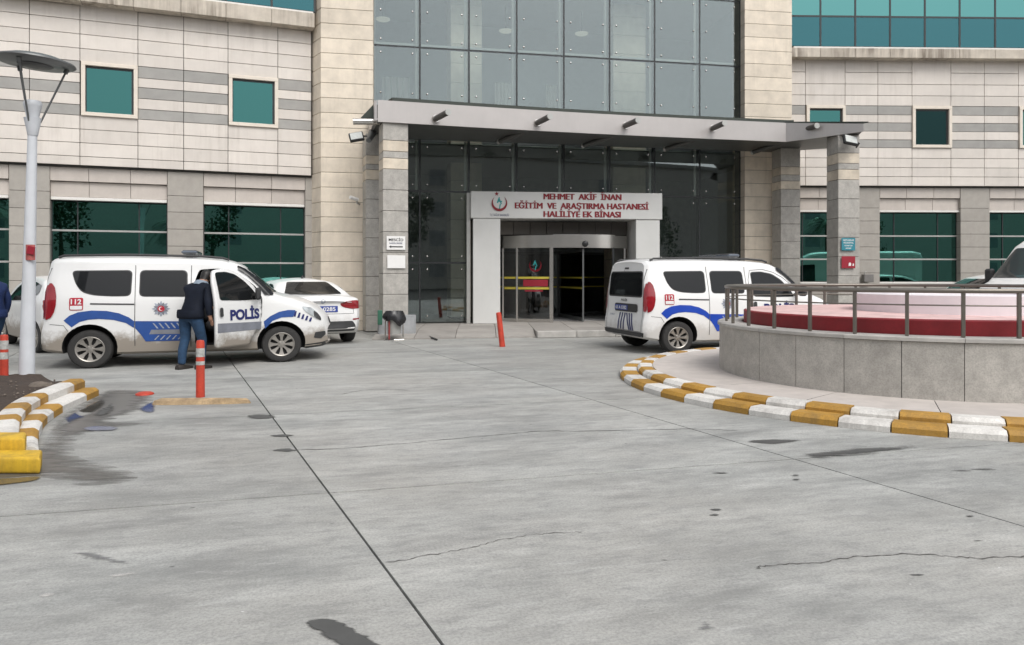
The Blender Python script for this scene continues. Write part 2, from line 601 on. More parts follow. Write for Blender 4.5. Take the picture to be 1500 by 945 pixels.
M['navy_letter'] = pmat('navy_print', lin(0.05, 0.06, 0.13), 0.5, var=0.05)
M['black'] = pmat('black_plastic', lin(0.018, 0.018, 0.019), 0.5, var=0.15)
M['white_paint'] = pmat('white_sign_paint', lin(0.78, 0.77, 0.75), 0.5, var=0.03)
M['blue_sign'] = pmat('blue_green_sign', lin(0.03, 0.22, 0.28), 0.45, var=0.08)
M['red_sign'] = pmat('red_sign', lin(0.30, 0.015, 0.03), 0.45, var=0.08)
M['yellow_tape'] = pmat('yellow_tape', lin(0.55, 0.46, 0.06), 0.5, var=0.1)
M['kerb_yellow'] = pmat('yellow_kerb_paint', lin(0.46, 0.25, 0.04), 0.65, var=0.2, scale=7, rnd=0.1, bump=0.3, bscale=45, streak=0.9, slo=0.38, fine=0.5, streak_col=(0.2, 0.13, 0.05, 1))
M['kerb_white'] = pmat('white_kerb_paint', lin(0.74, 0.72, 0.68), 0.65, var=0.1, scale=7, rnd=0.06, bump=0.3, bscale=45, streak=0.9, slo=0.38, fine=0.38, streak_col=(0.25, 0.23, 0.21, 1))
M['kerb_bright'] = pmat('bright_yellow_kerb_paint', lin(0.68, 0.43, 0.03), 0.55, var=0.14, scale=6, bump=0.35, bscale=40, streak=0.9, slo=0.40, fine=0.25, streak_col=(0.16, 0.1, 0.03, 1))
M['soil'] = pmat('dark_soil', lin(0.05, 0.035, 0.026), 0.95, var=0.5, scale=22, bump=0.8, bscale=55)
M['stone'] = pmat('pebble', lin(0.2, 0.165, 0.135), 0.85, var=0.3, scale=20, rnd=0.4, coords='obj')
M['orange'] = pmat('orange_plastic', lin(0.50, 0.05, 0.025), 0.55, fine=0.3, var=0.2, scale=9, rnd=0.05, streak=0.4, streak_col=(0.22, 0.06, 0.04, 1))
M['reflector'] = pmat('worn_reflective_band', lin(0.42, 0.42, 0.4), 0.45, var=0.4, scale=18)
M['lamp_paint'] = pmat('pale_blue_grey_paint', lin(0.60, 0.62, 0.65), 0.45, var=0.06, scale=4, streak=0.35, streak_col=(0.25, 0.25, 0.26, 1))
M['lamp_dark'] = pmat('dark_grey_lamp_metal', lin(0.13, 0.135, 0.135), 0.4, metal=0.3, var=0.1)
M['rail'] = pmat('bronze_grey_rail', lin(0.19, 0.172, 0.15), 0.32, metal=0.6, var=0.08, rvar=0.08)
M['red_paint'] = pmat('dark_red_paint', lin(0.21, 0.008, 0.013), 0.55, fine=0.2, var=0.2, scale=4, streak=0.3, streak_col=(0.2, 0.04, 0.04, 1))
M['red_faded'] = pmat('faded_red_paint', lin(0.68, 0.47, 0.45), 0.6, var=0.25, scale=5)
M['drum_white'] = pmat('white_plaster', lin(0.76, 0.72, 0.74), 0.6, var=0.05, scale=3, streak=0.2, streak_col=(0.5, 0.46, 0.46, 1))
M['timber'] = pmat('weathered_yellow_kerb', lin(0.40, 0.29, 0.17), 0.85, fine=0.5, var=0.4, scale=9, bump=0.6, bscale=30)
M['soffit_light'] = pmat('flood_glass', lin(0.5, 0.52, 0.5), 0.15, var=0.1, scale=20)

# ------------------------------------------------------------------ ground: base sheet, concrete slabs, paving
ground = MB().add([(-250, -200, -0.03), (250, -200, -0.03), (250, 300, -0.03), (-250, 300, -0.03)], [(0, 1, 2, 3)]).obj('ground', M['joint'], kind='structure')
O2 = Vector((-1.168, 4.91))
D1 = Vector((0.41, -0.912)).normalized()
D2 = Vector((0.965, 0.263)).normalized()
SI, SJ = 3.42, 3.0
for i in range(-7, 7):
    for j in range(-7, 3):
        g1, g2 = 0.0068, 0.008
        e1 = (SI * i + g1, SI * (i + 1) - g1)
        e2 = (SJ * j + g2, SJ * (j + 1) - g2)
        c = [O2 + D2 * a + D1 * b for a, b in ((e1[0], e2[1]), (e1[1], e2[1]), (e1[1], e2[0]), (e1[0], e2[0]))]
        m_ = sum(c, Vector((0, 0))) / 4
        if m_.y < -6 or abs(m_.x) > 19 or m_.y > 24:
            continue
        vs = [(p.x, p.y, -0.028) for p in c] + [(p.x, p.y, 0) for p in c]
        MB().add(vs, [(4, 5, 6, 7), (0, 1, 5, 4), (1, 2, 6, 5), (2, 3, 7, 6), (3, 0, 4, 7)]).obj('concrete_slab', M['concrete'], ground)


def strip(name, pxs, w, mat, z=0.003, jit=0.012, **tags):
    """a thin crack that wanders along a row of photo points"""
    pts = [gp(x, y) for x, y in pxs]
    pts = catmull(pts, 9)
    rnd = random.Random(len(pts))
    L, Rr = [], []
    for i, p in enumerate(pts):
        t = (pts[min(i + 1, len(pts) - 1)] - pts[max(i - 1, 0)])
        nrm = Vector((-t.y, t.x, 0)).normalized()
        p = p + nrm * rnd.uniform(-jit, jit)
        ww = w * rnd.uniform(0.25, 1.0) * (0.2 if i in (0, len(pts) - 1) else 1)
        L.append((p.x + nrm.x * ww, p.y + nrm.y * ww, z))
        Rr.append((p.x - nrm.x * ww, p.y - nrm.y * ww, z))
    n = len(L)
    return MB().add(L + Rr, [(i, i + 1, n + i + 1, n + i) for i in range(n - 1)]).obj(name, mat, ground, **tags)


strip('crack', [(400, 661), (500, 657), (590, 650), (700, 640), (790, 632), (850, 632), (1000, 629), (1080, 631)], 0.007, M['crack'])
strip('crack', [(565, 825), (640, 812), (700, 800), (740, 790), (800, 782), (853, 780)], 0.004, M['crack'])
strip('crack', [(1108, 833), (1130, 828), (1200, 824), (1260, 816), (1330, 812), (1400, 816), (1450, 818), (1540, 812)], 0.005, M['crack'])
strip('crack', [(500, 578), (540, 571), (600, 572)], 0.008, M['crack'])


def blob(name, pxs, mat, label, z=0.004, rim=0.12, per=4, cat='stain', parent=None):
    """irregular film on the ground; 'fade' rises from 0 at the rim to 1 well inside"""
    pts = [gp(x, y) for x, y in pxs]
    n0 = len(pts)
    loop = []
    for i in range(n0):
        p0, p1, p2, p3 = pts[i - 1], pts[i], pts[(i + 1) % n0], pts[(i + 2) % n0]
        for j in range(per):
            t = j / per
            q = 0.5 * ((2 * p1) + (p2 - p0) * t + (2 * p0 - 5 * p1 + 4 * p2 - p3) * t * t + (3 * p1 - p0 - 3 * p2 + p3) * t ** 3)
            loop.append((q.x, q.y))
    xs, ys = [p[0] for p in loop], [p[1] for p in loop]
    area = abs(sum(loop[i - 1][0] * loop[i][1] - loop[i][0] * loop[i - 1][1] for i in range(len(loop)))) / 2
    size = math.sqrt(area)
    step = max(0.012, size / 14)
    vp, fs = fill2d(loop, step)
    width = max(0.03, size * rim * 3.2)
    fade = []
    for x, y in vp:
        best = 9.0
        p = Vector((x, y))
        for k in range(len(loop)):
            a, b = Vector(loop[k - 1]), Vector(loop[k])
            ab = b - a
            t = max(0, min(1, (p - a).dot(ab) / max(1e-9, ab.length_squared)))
            best = min(best, (p - a - ab * t).length)
        fade.append(min(1.0, best / width))
    me = MB().add([(x, y, z) for x, y in vp], fs).mesh(name, mat)
    recalc(me)
    if me.polygons[0].normal.z < 0:
        me.flip_normals()
    at = me.attributes.new('fade', 'FLOAT', 'POINT')
    at.data.foreach_set('value', fade)
    return link(name, me, None, label=label, category=cat)


blob('wet_patch', [(62, 700), (0, 712), (-60, 722), (-60, 690), (60, 650), (75, 620), (105, 600), (150, 573), (205, 572), (225, 580), (215, 600), (168, 615), (225, 620), (130, 635), (110, 655), (120, 672), (190, 690), (195, 705), (120, 712)],
     M['wet'], 'dark ragged wet patch spreading from the striped left kerb', z=0.003, rim=0.07, cat='wet patch')
blob('puddle', [(70, 690), (62, 660), (66, 630), (90, 608), (125, 592), (150, 580), (165, 590), (150, 605), (110, 622), (92, 640), (85, 660), (95, 690)],
     M['puddle'], 'shallow puddle along the foot of the striped left kerb', z=0.006, rim=0.1, cat='puddle')
blob('puddle', [(20, 700), (62, 697), (64, 703), (30, 710), (-40, 716), (-40, 704)], M['puddle'], 'muddy strip of water in front of the bright yellow kerb blocks', z=0.007, rim=0.1, cat='puddle')
blob('puddle', [(150, 598), (165, 590), (170, 600), (160, 608), (145, 612), (133, 608)], M['oil'], 'small black puddle mark beside the kerb tip', z=0.008, cat='puddle')
blob('blue_puddle', [(115, 629), (135, 625), (165, 625), (178, 628), (165, 632), (130, 633)], M['blue_puddle'], 'small blue tinted puddle right of the striped kerb', z=0.008, cat='puddle')
blob('blue_puddle', [(200, 602), (210, 593), (228, 588), (232, 603), (215, 606)], M['blue_puddle'], 'blue tinted wet mark touching the timber bollard base', z=0.008, cat='puddle')
blob('oil_stain', [(1170, 668), (1230, 657), (1300, 654), (1375, 652), (1330, 660), (1290, 666), (1210, 672)], M['oil'], 'long dark oil stain below the round planter', z=0.006)
blob('oil_stain', [(1090, 647), (1120, 643), (1172, 645), (1160, 649), (1130, 652)], M['oil'], 'short dark stain on the joint left of the long oil stain')
blob('oil_stain', [(446, 914), (480, 905), (515, 920), (560, 945), (590, 975), (540, 975), (490, 945)], M['oil'], 'dark oily smear at the bottom edge beside the joint', rim=0.05)
blob('tyre_mark', [(97, 812), (130, 807), (170, 815), (215, 830), (180, 830), (140, 824)], M['faint'], 'streaky rubber tyre mark on the concrete at lower left', rim=0.1)
blob('chalk_mark', [(150, 843), (180, 838), (210, 838), (190, 846), (160, 849)], M['chalk'], 'whitish scuff under the rubber tyre mark', rim=0.2)
blob('chalk_mark', [(45, 875), (70, 868), (90, 868), (75, 878), (52, 880)], M['chalk'], 'whitish scuff nearest the lower left corner', rim=0.2)
blob('oil_stain', [(1010, 925), (1025, 905), (1045, 910), (1062, 922), (1035, 930)], M['faint'], 'smudged grey blot near the bottom right of the yard', rim=0.2)
blob('oil_stain', [(356, 611), (375, 607), (404, 609), (400, 614), (375, 615)], M['oil'], 'dark spot on the joint right of the timber bollard base')
blob('oil_stain', [(392, 639), (415, 636), (432, 638), (415, 641)], M['oil'], 'small dark spot on the joint below the other one')
blob('oil_stain', [(398, 660), (420, 657), (436, 660), (420, 663)], M['oil'], 'flat dark spot where the crack meets the joint')
LBL = ['upper of the pair of tar flecks below the long oil stain', 'lower of the pair of tar flecks below the long oil stain', 'upper of the pair of tar flecks on the mid right concrete', 'lower of the pair of tar flecks on the mid right concrete',
       'long thin dark fleck nearest the right edge below the kerb', 'thin dark fleck beside the one nearest the right edge', 'small tar fleck left of the right hand crack end', 'short dark dash below the right hand crack', 'dark fleck above the right hand crack', 'tiny dark fleck on the joint at the far right', 'curved dark fleck left of the upper tar fleck pair']
for q, (x, y, w) in enumerate([(1165, 697, 10), (1166, 703, 9), (1048, 747, 10), (1047, 755, 9), (1440, 688, 26), (1410, 690, 20), (973, 822, 9), (1343, 843, 13), (1433, 793, 12), (1421, 757, 8), (1055, 694, 16)]):
    blob('tar_spot', [(x - w, y + 0.6), (x - w * 0.3, y - 1.8), (x + w, y - 0.6), (x + w * 0.4, y + 1.7)], M['oil'], LBL[q], rim=0.2)['group'] = 'tar flecks on the yard'

# ------------------------------------------------------------------ hospital building
hosp = empty('hospital_building', (0, 20, 0), label='cream clad hospital building with teal windows and glazed entrance', category='building')
TOPZ = 9.4


class Wall:
    """vertical wall plane through two photo columns at known depth; local x runs along the wall, local y into the building"""
    def __init__(self, xa, da, xb, db):
        self.a = Vector(((xa - 750) / F * da, da))
        b = Vector(((xb - 750) / F * db, db))
        self.d = (b - self.a).normalized()
        self.n = Vector((self.d.y, -self.d.x))          # towards the camera
        self.ang = math.atan2(self.d.y, self.d.x)
        self.len = (b - self.a).length

    def hit(self, x, o=0.0):
        u = (x - 750) / F
        p = self.a + self.n * o
        # p + s d = t (u, 1)
        det = self.d.x * (-1) - (-u) * self.d.y
        rx, ry = -p.x, -p.y
        s = (rx * (-1) - (-u) * ry) / det
        q = p + self.d * s
        return s, q

    def s(self, x, o=0.0):
        return self.hit(x, o)[0]

    def z(self, x, y, o=0.0):
        return EYE + (HY - y) / F * self.hit(x, o)[1].y

    def P(self, s, o, z):
        q = self.a + self.d * s + self.n * o
        return Vector((q.x, q.y, z))

    def place(self, ob):
        ob.rotation_euler = (0, 0, self.ang)
        ob.location = Vector((self.a.x, self.a.y, 0)) - Vector(hosp.location)
        return ob

    def empty(self, name, **t):
        return self.place(empty(name, parent=hosp, **t))


def panel(parent, s0, s1, z0, z1, o, th, mat, name='cladding_panel', gap=0.006, ch=0.004):
    return MB().box(s0 + gap, s1 - gap, -o, -o + th, z0 + gap, z1 - gap, ch).obj(name, mat, parent)


LW = Wall(0, 16.97, 455, 19.40)
RW = Wall(1160, 21.9, 1500, 22.1)
CW = Wall(546, 19.60, 1083, 21.66)


def wing(W, x_lo, x_hi, joints, rows_at, rows, grey, windows, bottom_y, ground_piers, ground_wins, lint_y, mull_y, pier_rows, win_bot, win_mull, corn, top_rows, wing_name):
    s_lo, s_hi = W.s(x_lo), W.s(x_hi)
    zb = W.z(rows_at, bottom_y)
    zr = [W.z(rows_at, y) for y in rows]
    wall = W.place(MB().box(s_lo, s_hi, 0.045, 0.35, zb + 0.01, TOPZ).obj('upper_wall', M['joint'], hosp))
    sj = [W.s(x) for x in joints]
    wins = [(W.s(a), W.s(b), W.z(rows_at, t), W.z(rows_at, bt), gl) for a, b, t, bt, gl in windows]
    for ci in range(len(sj) - 1):
        a, b = sj[ci], sj[ci + 1]
        has = [w for w in wins if a - 0.1 < (w[0] + w[1]) / 2 < b + 0.1]
        merged = 1 if has else 0
        zz = list(zr)
        if merged:
            del zz[1]
        for k in range(len(zz) - 1):
            z1, z0 = zz[k], zz[k + 1]
            zm = (z0 + z1) / 2
            if has and has[0][3] - 0.02 < zm < has[0][2] + 0.02:
                continue
            idx = [q for q in range(len(zr) - 1) if zr[q + 1] - 0.01 < zm < zr[q] + 0.01]
            g = idx and idx[0] in grey
            panel(wall, a, b, z0, z1, 0.0 if not g else -0.004, 0.045, M['stripe'] if g else M['cream'])
    # punched windows: projecting cream surround, dark reveal, teal pane
    for a, b, zt, zb_, gl in wins:
        fw = 0.085
        w = W.place(MB().box(a, b, -0.05, 0.10, zt - fw, zt, 0.006).box(a, b, -0.05, 0.10, zb_, zb_ + fw, 0.006)
                    .box(a, a + fw, -0.05, 0.10, zb_ + fw, zt - fw, 0.004).box(b - fw, b, -0.05, 0.10, zb_ + fw, zt - fw, 0.004).obj('window', M['frame_cream'], hosp))
        MB().box(a + fw, b - fw, 0.02, 0.06, zt - fw - 0.05, zt - fw).box(b - fw - 0.05, b - fw, 0.02, 0.06, zb_ + fw, zt - fw - 0.05).box(a + fw, a + fw + 0.02, 0.02, 0.06, zb_ + fw, zt - fw - 0.05).obj('inner_frame', M['dark_frame'], w)
        MB().box(a + fw + 0.02, b - fw - 0.05, 0.028, 0.04, zb_ + fw, zt - fw - 0.05).obj('pane', M[gl], w)
    # cornice with stained blocks, white strip, upper glazing band
    cx, cy_top, cy_bot, proj, cj = corn
    zc0, zc1 = W.z(cx, cy_bot, proj), W.z(cx, cy_top, proj)
    co = W.place(MB().box(s_lo, s_hi, -proj + 0.05, 0.04, zc0 + 0.01, zc1 - 0.01).obj('cornice', M['joint'], hosp))
    cs = [W.s(x, proj) for x in cj]
    for a, b in zip(cs, cs[1:]):
        panel(co, a, b, zc0, zc1, proj, proj + 0.03, M['cornice'], 'cornice_block', 0.004, 0.006)
    MB().box(s_lo, s_hi, -proj + 0.06, -proj + 0.30, zc1 + 0.002, zc1 + 0.05).obj('white_strip', M['white_trim'], co)
    # upper glazing
    og = proj - 0.09
    ug = W.place(MB().box(s_lo, s_hi, -og + 0.06, 0.35, zc1 + 0.05, TOPZ).obj('glazing_band', M['int_dark'], hosp))
    zsp = [W.z(cx, y, og) for y in top_rows]
    vj = [W.s(x, og) for x in cj]
    levels = [zc1 + 0.05] + zsp + [TOPZ]
    fi = 0.025
    for a, b in zip(vj, vj[1:]):
        for li, (z0, z1) in enumerate(zip(levels, levels[1:])):
            MB().box(a + fi, b - fi, -og + 0.01, -og + 0.02, z0 + fi, z1 - fi).obj('pane', M['teal_dark'] if li == 0 else M['teal'], ug)
    fr = MB()
    for a in vj:
        fr.box(a - fi, a + fi, -og, -og + 0.06, levels[0], TOPZ)
    for z in zsp:
        fr.box(s_lo, s_hi, -og + 0.003, -og + 0.06, z - fi, z + fi)
    fr.obj('glazing_frame', M['dark_frame'], ug)

    # ground floor: recessed pilasters, lintels, wide green windows
    o_p, o_l1, o_l2, o_w = -0.10, -0.13, -0.20, -0.32
    gw = W.place(MB().box(s_lo, s_hi, 0.6, 0.75, 0, zb).box(s_lo, s_hi, 0.05, 0.6, zb - 0.03, zb + 0.008).obj('ground_floor_wall', M['joint'], hosp))
    for a, b in ground_piers:
        pr = W.place(MB().box(W.s(a, o_p) + 0.012, W.s(b, o_p) - 0.012, -o_p + 0.03, 0.6, 0, zb - 0.035).obj('pilaster', M['joint'], hosp))
        zz = [zb - 0.032] + [W.z(rows_at, y, o_p) for y in pier_rows]
        st = zz[-2] - zz[-1]
        while zz[-1] - st > 0.1:
            zz.append(zz[-1] - st)
        zz.append(0.0)
        for z1, z0 in zip(zz, zz[1:]):
            panel(pr, W.s(a, o_p), W.s(b, o_p), z0, z1, o_p, 0.5, M['pilaster'], 'stone_block', 0.004, 0.006)
    for a, b, lj, vm in ground_wins:
        sa, sb = W.s(a, o_l1), W.s(b, o_l1)
        z1, z2, z3, z4 = zb - 0.032, W.z(rows_at, lint_y[0], o_l1), W.z(rows_at, lint_y[1], o_l2), W.z(rows_at, lint_y[2], o_l2)
        lt = W.place(MB().box(sa, sb, -o_l2 + 0.04, 0.6, z3, z1).obj('lintel', M['joint'], hosp))
        ls = [sa] + [W.s(x, o_l1) for x in lj] + [sb]
        for p, q in zip(ls, ls[1:]):
            panel(lt, p, q, z2, z1, o_l1, 0.1, M['lintel'], 'lintel_panel', 0.004, 0.004)
            panel(lt, p, q, z3, z2 - 0.004, o_l2, 0.06, M['lintel'], 'lintel_panel', 0.004, 0.004)
        MB().box(sa + 0.01, sb - 0.01, -o_l2 - 0.03, 0.5, z4, z3 - 0.003, 0.004).obj('drip_sill', M['white_trim'], lt)
        zb2 = W.z(rows_at, win_bot, o_w)
        wn_ = W.place(MB().box(sa + 0.01, sb - 0.01, -o_w + 0.23, -o_w + 0.25, zb2, z4 - 0.01).obj('wide_window', M['int_dark'], hosp))
        hz = [z4 - 0.012] + [W.z(rows_at, y, o_w) for y in win_mull] + [zb2]
        vx = [sa + 0.012] + [W.s(x, o_w) for x in vm] + [sb - 0.012]
        for p, q in zip(vx, vx[1:]):
            for t_, u_ in zip(hz, hz[1:]):
                MB().box(p + 0.012, q - 0.012, -o_w, -o_w + 0.012, u_ + 0.02, t_ - 0.02).obj('pane', M['teal_lower'], wn_)
        for z in hz[1:-1]:
            MB().box(sa + 0.012, sb - 0.012, -o_w - 0.035, -o_w + 0.03, z - 0.022, z + 0.022, 0.003).obj('transom', M['mullion_grey'], wn_)
        for x in vx:
            MB().box(x - 0.013, x + 0.013, -o_w - 0.02, -o_w + 0.033, zb2, z4 - 0.012).obj('mullion', M['dark_frame'], wn_)
        # rooms behind the glass: blinds and a back wall give the dim shapes one sees through the panes
        MB().box(sa, sb, -o_w - 0.06, 0.58, zb2 - 0.07, zb2, 0.005).obj('sill', M['white_trim'], wn_)
        panel(wn_, sa, sb, 0.0, zb2 - 0.07, o_w + 0.08, 0.2, M['pilaster'], 'plinth_panel', 0.004, 0.004)


wing(LW, -70, 457, [-70, -35, 43, 117, 202, 269, 334, 407, 456], 117,
     [-14, 8, 28.9, 49.8, 70.7, 89.4, 106.7, 121, 137.5, 153.5, 169, 189, 209, 229, 242], (5, 7, 9),
     [(119, 202, 89.6, 169, 'teal_win'), (335, 407.5, 89.6, 169, 'teal_win'), (-68, -36, 89.6, 169, 'teal_win')], 242,
     [(12.7, 73), (245, 298), (447, 462)],
     [(-90, 12.7, [-40], [-20]), (73, 245, [130, 191], [114, 204]), (298, 447, [345, 398], [335, 411])],
     (266, 289, 293.5), None, (282, 307, 333), 432, (338, 384),
     (118, -22, 1.5, 0.32, [-70, -35, 43, 118, 195, 265, 331, 398, 461]), (-65, -130), 'left')
wing(RW, 1158, 1570, [1130, 1180, 1238, 1286, 1336, 1393, 1442, 1492, 1560], 1336,
     [88, 106.7, 123.8, 140.3, 155.4, 168.6, 180.2, 192.6, 205, 216.8, 232, 245.7, 259, 272.5], (4, 6, 8),
     [(1181, 1238, 155.6, 216.6, 'teal_win'), (1336, 1393.5, 155.6, 216.6, 'teal_black'), (1492.5, 1560, 155.6, 216.6, 'teal_win')], 272.5,
     [(1250, 1289), (1407, 1450)],
     [(1150, 1250, [1200], [1175]), (1289, 1407, [1328, 1368], [1309, 1373]), (1450, 1590, [1488, 1530], [1468, 1540])],
     (290.5, 308, 311), None, (305, 324, 343), 413, (346, 380),
     (1336, 71, 85, 0.30, [1150, 1202, 1253, 1304, 1355, 1406, 1458, 1510, 1562]), (25, -30), 'right')


# towers of limestone courses that flank the glass
def tower(plan, front_d):
    """limestone tower: every course is one prism of the plan"""
    pl = [Vector(p) for p in plan]
    c = sum(pl, Vector((0, 0))) / len(pl)
    inner = [p + (c - p).normalized() * 0.03 for p in pl]
    t = MB().prism([tuple(p) for p in inner], 0, TOPZ).obj('stone_tower', M['joint'], hosp)
    t.location = -Vector(hosp.location)
    z = 6.53 - 0.37 * 18
    while z < TOPZ:
        z0, z1 = max(0, z) + 0.0045, min(TOPZ, z + 0.37) - 0.0045
        e = 0.010
        n = len(pl)
        ins = [p + (c - p).normalized() * e for p in pl]
        vs = [(p.x, p.y, z0) for p in ins] + [(p.x, p.y, z0 + e) for p in pl] + [(p.x, p.y, z1 - e) for p in pl] + [(p.x, p.y, z1) for p in ins]
        fs = [tuple(range(n))[::-1], tuple(range(3 * n, 4 * n))]
        for k in range(3):
            fs += [(k * n + q, k * n + (q + 1) % n, (k + 1) * n + (q + 1) % n, (k + 1) * n + q) for q in range(n)]
        MB().add(vs, fs).obj('stone_course', M['limestone'], t)
        z += 0.37
    return t


def pp(x, d):
    return ((x - 750) / F * d, d)


tower([pp(454, 19.62), pp(470, 19.06), pp(546.5, 19.30), (pp(546.5, 19.30)[0] - 0.1, 20.2), (-4.6, 20.4)], 0)
tower([pp(1091, 21.36), pp(1160, 21.58), (pp(1160, 21.58)[0] + 0.05, 22.4), (pp(1091, 21.36)[0] - 0.1, 22.2)], 0)

# ------------------------------------------------------------------ glass curtain wall
vx = [546.5, 615, 687, 757, 826, 893, 959, 1025, 1085]
vs_ = [CW.s(x) for x in vx]
z_top2 = TOPZ
zj0, zj1, zj2, zj3, zj4 = CW.z(1083, 2.7), CW.z(546, 65.5), CW.z(600, 279.5), CW.z(600, 385), 0.16
levels = [zj4, zj3, zj2, (zj1 + zj2) / 2 - 0.55, zj1, zj0, TOPZ]

bolt = MB().lathe([(0.0, 0.022), (0.012, 0.021), (0.021, 0.016), (0.025, 0.006), (0.025, 0.0)], 10, Matrix.Rotation(R(90), 4, 'X')).mesh('glass_bolt', M['steel'], 40)
PORT = (686, 960)
for ci in range(len(vs_) - 1):
    a, b = vs_[ci], vs_[ci + 1]
    xm = (vx[ci] + vx[ci + 1]) / 2
    for li in range(len(levels) - 1):
        z0, z1 = levels[li], levels[li + 1]
        if li < 2 and PORT[0] < xm < PORT[1]:
            continue
        g = 0.020
        pn = CW.place(MB().box(a + g, b - g, 0, 0.012, z0 + g, z1 - g).obj('glass_pane', M['curtain'], hosp))
        for bs in (a + 0.19, b - 0.19):
            for bz in ([z0 + 0.17, (z0 + z1) / 2, z1 - 0.17] if li >= 3 else [z0 + 0.17, z1 - 0.17]):
                link('glass_bolt', bolt, pn, loc=(bs, 0.0, bz))
mul = MB()
for s, x_ in zip(vs_, vx):
    mul.box(s - 0.025, s + 0.025, 0.004, 0.16, levels[2] if PORT[0] + 5 < x_ < PORT[1] - 5 else levels[0], TOPZ)
for z in levels[1:-1]:
    if abs(z - levels[3]) < 1e-6:
        continue
    for a_, b_2 in (((vs_[0], CW.s(PORT[0])), (CW.s(PORT[1]), vs_[-1])) if z < levels[2] - 0.01 else ((vs_[0], vs_[-1]),)):
        mul.box(a_, b_2, 0.0055, 0.06, z - 0.024, z + 0.024)
CW.place(mul.obj('joint_profile', M['dark_frame'], hosp))
tb = MB()
for s in vs_[:-1]:
    tb.tube([(s - 0.075, 0.16, levels[2]), (s - 0.075, 0.16, TOPZ)], 0.035, 8)
tb.tube([(vs_[0], 0.30, zj1 + 0.12), (vs_[-1], 0.30, zj1 + 0.12)], 0.055, 10)
CW.place(tb.obj('support_tube', M['white_trim'], hosp, 40))
CW.place(MB().box(vs_[-1] - 0.02, vs_[-1] + 0.30, -0.02, 0.3, 0.1, TOPZ).obj('side_channel', M['dark_frame'], hosp))
CW.place(MB().box(vs_[0] - 0.05, vs_[0] + 0.005, -0.03, 0.3, 0.1, TOPZ).obj('side_channel', M['mullion_grey'], hosp))

# rooms behind the glass
L = vs_[-1]
z_slab = levels[3]
CW.place(MB().box(-0.3, L + 0.6, 4.6, 4.8, 0, TOPZ + 0.6).obj('interior_wall', M['int_wall'], hosp))
CW.place(MB().box(-0.3, L + 0.6, 0.35, 4.6, z_slab - 0.3, z_slab).obj('interior_floor', M['int_floor'], hosp))
CW.place(MB().box(-0.3, L + 0.6, 0.35, 4.6, TOPZ, TOPZ + 0.3).obj('interior_ceiling', M['int_wall'], hosp))
CW.place(MB().box(-0.35, -0.3, 0.35, 4.6, 0, TOPZ).obj('interior_wall', M['int_wall'], hosp))
CW.place(MB().box(L + 0.6, L + 0.65, 0.35, 4.6, 0, TOPZ).obj('interior_wall', M['int_wall'], hosp))
CW.place(MB().box(-0.3, L + 0.6, 0.35, 4.6, 0.02, 0.15).obj('interior_floor', M['int_dark'], hosp))
CW.place(MB().box(-0.3, L + 0.6, 4.5, 4.59, 0.16, z_slab - 0.31).obj('interior_wall', M['int_dark'], hosp))
for xa, xb in ((660, 706), (898, 946)):
    a, b = CW.s(xa, -1.6), CW.s(xb, -1.6)
    pr = CW.place(MB().box(a + 0.01, b - 0.01, 1.63, 2.4, 0.16, TOPZ - 0.01).obj('interior_pier', M['joint'], hosp))
    z = 0.2
    while z < TOPZ:
        panel(pr, a, b, z, min(TOPZ - 0.01, z + 0.55), -1.6, 0.85, M['limestone'], 'stone_course', 0.004, 0.006)
        z += 0.55
# gallery parapet, curtains and a ring lamp seen through the upper glass
CW.place(MB().box(0.1, L, 3.2, 3.35, z_slab + 0.9, z_slab + 1.35, 0.01).box(0.1, L, 3.2, 3.4, z_slab + 0.1, z_slab + 0.5, 0.01).obj('gallery_parapet', M['white_trim'], hosp))
for xa, xb in ((560, 600), (725, 750), (800, 815)):
    a, b = CW.s(xa, -3.9), CW.s(xb, -3.9)
    n = 14
    cv = MB()
    pts = [(a + (b - a) * i / n, 3.9 + 0.05 * math.sin(i * 2.1)) for i in range(n + 1)]
    for p, q in zip(pts, pts[1:]):
        cv.add([(p[0], p[1], z_slab + 1.35), (q[0], q[1], z_slab + 1.35), (q[0], q[1], z_slab + 2.6), (p[0], p[1], z_slab + 2.6)], [(0, 1, 2, 3)])
    CW.place(cv.obj('curtain', M['white_trim'], hosp, 60))
me_, nt_, b_ = new_mat('lamp_glow')
b_.inputs['Emission Color'].default_value = (1, 0.93, 0.75, 1)
b_.inputs['Emission Strength'].default_value = 0.16
b_.inputs['Base Color'].default_value = (0.5, 0.48, 0.4, 1)
M['glow'] = me_
for x, y in ((561, 30), (741, 47), (852, 51)):
    s, zz = CW.s(x, -2.6), CW.z(x, y, -2.6)
    l_ = CW.place(MB().lathe([(0.0, 0.0), (0.17, 0.0), (0.2, 0.02), (0.2, 0.05)], 20, Matrix.Translation((s, 2.6, zz))).obj('ceiling_lamp', M['glow'], hosp, 40))
    MB().tube([(s, 2.6, zz + 0.05), (s, 2.6, TOPZ)], 0.012, 6).obj('lamp_cord', M['dark_frame'], l_)

# ------------------------------------------------------------------ entrance pavement (a low step)

